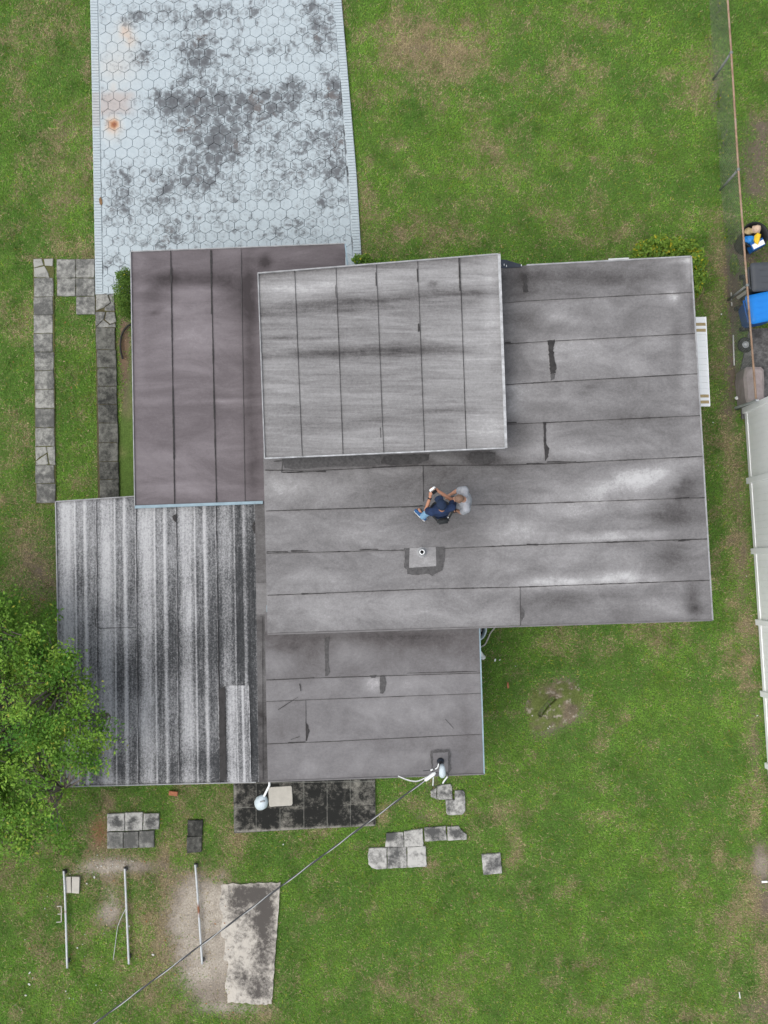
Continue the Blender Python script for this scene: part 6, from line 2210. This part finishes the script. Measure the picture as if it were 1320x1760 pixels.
def person_navy():
    hp = U(760, 868, Z_MAIN + 1.62)
    M = Matrix.Translation((hp.x, hp.y - .06, Z_MAIN + .02)) @ Matrix.Rotation(R(14), 4, 'Z')
    t = thing('person', 'person in navy t-shirt and navy cap holding a controller on the roof', 'person')
    SH = {-1: Vector((-.185, -.01, 1.42)), 1: Vector((.185, -.01, 1.42))}
    EL = {-1: Vector((-.26, .06, 1.15)), 1: Vector((.255, .10, 1.17))}
    WR = {-1: Vector((-.135, .27, 1.27)), 1: Vector((.03, .33, 1.28))}
    HIP = {-1: Vector((-.09, 0, .92)), 1: Vector((.09, 0, .92))}
    KN = {-1: Vector((-.20, .05, .50)), 1: Vector((.11, .03, .50))}
    AN = {-1: Vector((-.30, .0, .09)), 1: Vector((.12, -.02, .09))}
    hc = (0, .07, 1.63)
    bm = bmesh.new()
    Mh = head_face(bm, hc, (-.15, 1, 0))
    limb(bm, (0, -.01, 1.44), (0, .04, 1.57), .062, .056)
    ball(bm, (0, -.01, 1.28), (.155, .10, .19)); ball(bm, (0, 0, 1.05), (.14, .10, .17)); ball(bm, (0, 0, .93), (.16, .11, .10))
    for s in (-1, 1):
        limb(bm, (s * .06, -.01, 1.415), SH[s], .058, .058)
        limb(bm, SH[s], EL[s], .052, .040); limb(bm, EL[s], WR[s], .040, .027)
        limb(bm, HIP[s], KN[s], .085, .058); limb(bm, KN[s], AN[s], .056, .038)
        limb(bm, AN[s] + Vector((0, -.03, -.03)), AN[s] + Vector((s * .03, .15, -.05)), .036, .03)
    hand(bm, WR[-1], Vector((.03, .10, .02)), None, Vector((.5, .1, .6)), Vector((1, .25, .1)), grip=.55)
    hand(bm, WR[1], Vector((-.07, .10, .0)), None, Vector((-.4, -.1, .8)), Vector((-1, .1, .0)), grip=.55)
    body = fuse('body', bm, .0075, MSKIN, t, M, 4)
    eyes(Mh, t, M)
    # t-shirt: trunk and short sleeves
    bm = bmesh.new()
    ball(bm, (0, -.01, 1.30), (.185, .125, .20)); ball(bm, (0, 0, 1.08), (.175, .13, .22)); ball(bm, (0, -.015, 1.415), (.14, .09, .06))
    tube(bm, [(0, 0, .86), (0, 0, 1.05)], .168, 20)
    for s in (-1, 1):
        limb(bm, (s * .07, -.012, 1.41), SH[s], .076, .078)
        e = SH[s].lerp(EL[s], .62)
        tube(bm, [SH[s], e], [.076, .073], 14)
        ball(bm, SH[s], .077)
    fuse('t_shirt', bm, .010, MNAVYSH, t, M, 5)
    # trousers
    bm = bmesh.new()
    ball(bm, (0, 0, .92), (.172, .125, .12))
    for s in (-1, 1):
        limb(bm, HIP[s], KN[s], .098, .072)
        tube(bm, [KN[s], KN[s].lerp(AN[s], .5), AN[s] + Vector((0, 0, -.02))], [.072, .066, .062], 14)
    fuse('trousers', bm, .010, MJEAN, t, M, 5)
    for s in (-1, 1):
        bm = bmesh.new()
        fd = Vector((-.55, .85, 0)).normalized() if s < 0 else Vector((.25, 1, 0)).normalized()
        a = AN[s]
        limb(bm, a - fd * .05 + Vector((0, 0, -.045)), a + fd * .17 + Vector((0, 0, -.058)), .043, .036)
        limb(bm, a + Vector((0, 0, .0)), a + fd * .08 + Vector((0, 0, -.04)), .046, .042)
        sh = fuse('shoe', bm, .008, MDENIMSHOE if s < 0 else MBLACK, t, M, 4)
        bm = bmesh.new()
        tube(bm, [a - fd * .085 + Vector((0, 0, -.082)), a + fd * .0 + Vector((0, 0, -.082)), a + fd * .19 + Vector((0, 0, -.082))], [.044, .050, .040], 12)
        bmesh.ops.scale(bm, vec=(1, 1, .25), space=Matrix.Translation(-(a + Vector((0, 0, -.082)))), verts=bm.verts)
        bm.transform(M)
        link('sole', from_bm('sole', bm, True), MPVC, sh)
    # hair under the cap, cap with peak
    hcv = Vector(hc)
    bm = bmesh.new()
    bmesh.ops.create_uvsphere(bm, u_segments=20, v_segments=12, radius=1, matrix=Mh @ Matrix.Translation((0, -.028, .005)) @ Matrix.Diagonal((.081, .085, .082, 1)))
    bm.transform(M); link('hair', from_bm('hair', bm, True), MHAIRD, t)
    bm = bmesh.new()
    bmesh.ops.create_uvsphere(bm, u_segments=24, v_segments=16, radius=1, matrix=Mh @ Matrix.Translation((0, -.008, .036)) @ Matrix.Diagonal((.090, .108, .098, 1)))
    bmesh.ops.bisect_plane(bm, geom=bm.verts[:] + bm.edges[:] + bm.faces[:], plane_co=Mh @ Vector((0, 0, .022)), plane_no=(0, 0, 1), clear_inner=True)
    bm.transform(M); cap = link('cap', from_bm('cap', bm, True), MCAP, t)
    bm = bmesh.new()
    vs0 = []
    for zz in (.026, .016):
        row = [bm.verts.new(Mh @ Vector((math.sin(a) * .078 * k2, .055 + math.cos(a) * .045 * k2 + (.062 if k2 > .9 else -.01), zz - (.02 * abs(math.sin(a)) ** 2 + .01) * (k2 > .9)))) for k2 in (.9, 1.05) for a in [R(-80 + 20 * j) for j in range(9)]]
        vs0.append(row)
    for a in range(8):
        bm.faces.new((vs0[0][a], vs0[0][a + 1], vs0[0][9 + a + 1], vs0[0][9 + a]))
        bm.faces.new((vs0[1][a], vs0[1][9 + a], vs0[1][9 + a + 1], vs0[1][a + 1]))
        bm.faces.new((vs0[0][9 + a], vs0[0][9 + a + 1], vs0[1][9 + a + 1], vs0[1][9 + a]))
    bm.transform(M); link('peak', from_bm('peak', bm, True), MCAP, cap)
    # wristwatch
    bm = bmesh.new()
    wv = WR[-1].lerp(EL[-1], .12); dv = (WR[-1] - EL[-1]).normalized()
    tube(bm, [wv - dv * .012, wv + dv * .012], .035, 14)
    bm.transform(M); link('watch', from_bm('watch', bm, True), MBLACK, t)
    # sling bag at the back
    bg_ = thing('sling_bag', 'charcoal sling bag on the back of the person in navy', 'bag')
    bm = bmesh.new()
    bmesh.ops.create_cube(bm, size=1, matrix=Matrix.Translation((-.01, -.205, 1.13)) @ Matrix.Rotation(R(-4), 4, 'Z') @ Matrix.Diagonal((.215, .105, .20, 1)))
    bmesh.ops.bevel(bm, geom=bm.edges[:], offset=.03, segments=3, affect='EDGES')
    bm.transform(M); link('pouch', from_bm('pouch', bm, True), MBAG, bg_)
    bm = bmesh.new()
    P = smooth_path([Vector((.09, -.19, 1.15)), Vector((.15, -.13, 1.28)), Vector((.175, -.07, 1.42)), Vector((.145, .0, 1.475)), Vector((.11, .09, 1.42)), Vector((.02, .145, 1.25)), Vector((-.10, .14, 1.08)), Vector((-.19, .02, 1.04)), Vector((-.11, -.17, 1.10))], 6)
    for a, b_ in zip(P, P[1:]):
        bar(bm, a, b_ + (b_ - a) * .1, .035, .010)
    bm.transform(M); link('strap', from_bm('strap', bm), MBAG, bg_)
    bm = bmesh.new(); box(bm, (.085, -.17, 1.24), (.02, .02, .03)); bm.transform(M); link('buckle', from_bm('buckle', bm), MGALV, bg_)
    # controller with a phone, held between both hands
    ct = thing('remote_controller', 'white remote controller with dark screen held by the person in navy', 'controller')
    cc = (WR[-1] + WR[1]) / 2 + Vector((-.012, .085, .045))
    q = Matrix.Rotation(R(22), 4, 'Z') @ Matrix.Rotation(R(35), 4, 'X')
    bm = bmesh.new()
    bmesh.ops.create_cube(bm, size=1, matrix=Matrix.Translation(cc) @ q @ Matrix.Diagonal((.125, .065, .035, 1)))
    bmesh.ops.bevel(bm, geom=bm.edges[:], offset=.012, segments=2, affect='EDGES')
    bm.transform(M); link('casing', from_bm('casing', bm, True), MPVC, ct)
    bm = bmesh.new()
    bmesh.ops.create_cube(bm, size=1, matrix=Matrix.Translation(cc + Vector((.02, -.055, .012))) @ q @ Matrix.Diagonal((.09, .06, .012, 1)))
    bm.transform(M); link('phone', from_bm('phone', bm), MBLACK, ct)
    for sx in (-1, 1):
        bm = bmesh.new()
        tube(bm, [cc + (q @ Vector((sx * .04, 0, .015))), cc + (q @ Vector((sx * .04, 0, .035)))], .007, 8)
        bm.transform(M); link('stick', from_bm('stick', bm), MBLACK, ct)


def person_grey():
    hp = U(789, 858, Z_MAIN + 1.55)
    f = R(96)
    M = Matrix.Translation((hp.x + .10, hp.y, Z_MAIN + .02)) @ Matrix.Rotation(f, 4, 'Z') @ Matrix.Diagonal((.94, .94, 1, 1))
    t = thing('person', 'person with short brown hair in a heather grey t-shirt on the roof', 'person')
    # local +Y is the way he faces (left in the picture); his right side is up in the picture
    SH = {-1: Vector((-.18, -.03, 1.36)), 1: Vector((.18, -.03, 1.36))}
    EL = {-1: Vector((-.22, .05, 1.08)), 1: Vector((.20, .10, 1.10))}
    WR = {-1: Vector((-.16, .14, .93)), 1: Vector((.15, .22, 1.00))}
    HIP = {-1: Vector((-.09, 0, .88)), 1: Vector((.09, 0, .88))}
    KN = {-1: Vector((-.10, .03, .48)), 1: Vector((.10, .03, .48))}
    AN = {-1: Vector((-.11, -.01, .09)), 1: Vector((.11, -.01, .09))}
    hc = (.02, .115, 1.54)
    bm = bmesh.new()
    Mh = head_face(bm, hc, (0, 1, -.25))
    limb(bm, (0, -.02, 1.38), (.01, .06, 1.49), .064, .060)
    ball(bm, (0, -.02, 1.22), (.155, .115, .19)); ball(bm, (0, .02, 1.0), (.15, .125, .17)); ball(bm, (0, 0, .89), (.16, .12, .10))
    for s in (-1, 1):
        limb(bm, (s * .06, -.02, 1.345), SH[s], .055, .058)
        limb(bm, SH[s], EL[s], .052, .042); limb(bm, EL[s], WR[s], .040, .028)
        limb(bm, HIP[s], KN[s], .085, .058); limb(bm, KN[s], AN[s], .056, .038)
        limb(bm, AN[s] + Vector((0, -.03, -.03)), AN[s] + Vector((s * .03, .15, -.05)), .036, .03)
    hand(bm, WR[-1], Vector((.05, .10, -.06)), None, Vector((.7, .1, .5)), Vector((.5, .2, -.7)), grip=.5)
    hand(bm, WR[1], Vector((-.05, .10, -.04)), None, Vector((-.7, .1, .5)), Vector((-.5, .2, -.7)), grip=.5)
    fuse('body', bm, .0075, MSKIN2, t, M, 4)
    eyes(Mh, t, M)
    bm = bmesh.new()
    ball(bm, (0, -.02, 1.24), (.19, .145, .20)); ball(bm, (0, .02, 1.02), (.185, .165, .22)); ball(bm, (0, -.025, 1.365), (.14, .10, .065)); tube(bm, [(0, -.02, 1.36), (.004, .012, 1.435)], [.10, .074], 16)
    tube(bm, [(0, .01, .80), (0, .01, 1.0)], .172, 20)
    for s in (-1, 1):
        limb(bm, (s * .07, -.022, 1.35), SH[s], .08, .082)
        e = SH[s].lerp(EL[s], .66)
        tube(bm, [SH[s], e], [.08, .078], 14); ball(bm, SH[s], .081)
    fuse('t_shirt', bm, .010, MGREYSH, t, M, 5)
    bm = bmesh.new()
    ball(bm, (0, 0, .88), (.175, .135, .12))
    for s in (-1, 1):
        tube(bm, [HIP[s], KN[s].lerp(HIP[s], .1)], [.10, .085], 14)
        ball(bm, HIP[s], .10)
    fuse('shorts', bm, .010, MSHORT, t, M, 5)
    for s in (-1, 1):
        bm = bmesh.new(); a = AN[s]
        limb(bm, a + Vector((0, -.05, -.045)), a + Vector((s * .03, .16, -.055)), .042, .036)
        limb(bm, a, a + Vector((0, .07, -.04)), .045, .042)
        fuse('shoe', bm, .008, MBLACK, t, M, 4)
    bm = bmesh.new()
    bmesh.ops.create_uvsphere(bm, u_segments=24, v_segments=14, radius=1, matrix=Mh @ Matrix.Translation((0, -.016, .026)) @ Matrix.Diagonal((.079, .097, .098, 1)))
    bmesh.ops.bisect_plane(bm, geom=bm.verts[:] + bm.edges[:] + bm.faces[:], plane_co=Mh @ Vector((0, .02, .02)), plane_no=(Mh.to_3x3() @ Vector((0, -.75, .6))), clear_inner=True)
    bm.transform(M); link('hair', from_bm('hair', bm, True), MHAIR, t)
    bm = bmesh.new()
    wv = WR[-1].lerp(EL[-1], .14); dv = (WR[-1] - EL[-1]).normalized()
    tube(bm, [wv - dv * .012, wv + dv * .012], .036, 14)
    bm.transform(M); link('watch', from_bm('watch', bm, True), MBLACK, t)


person_navy()
person_grey()

make_grass()
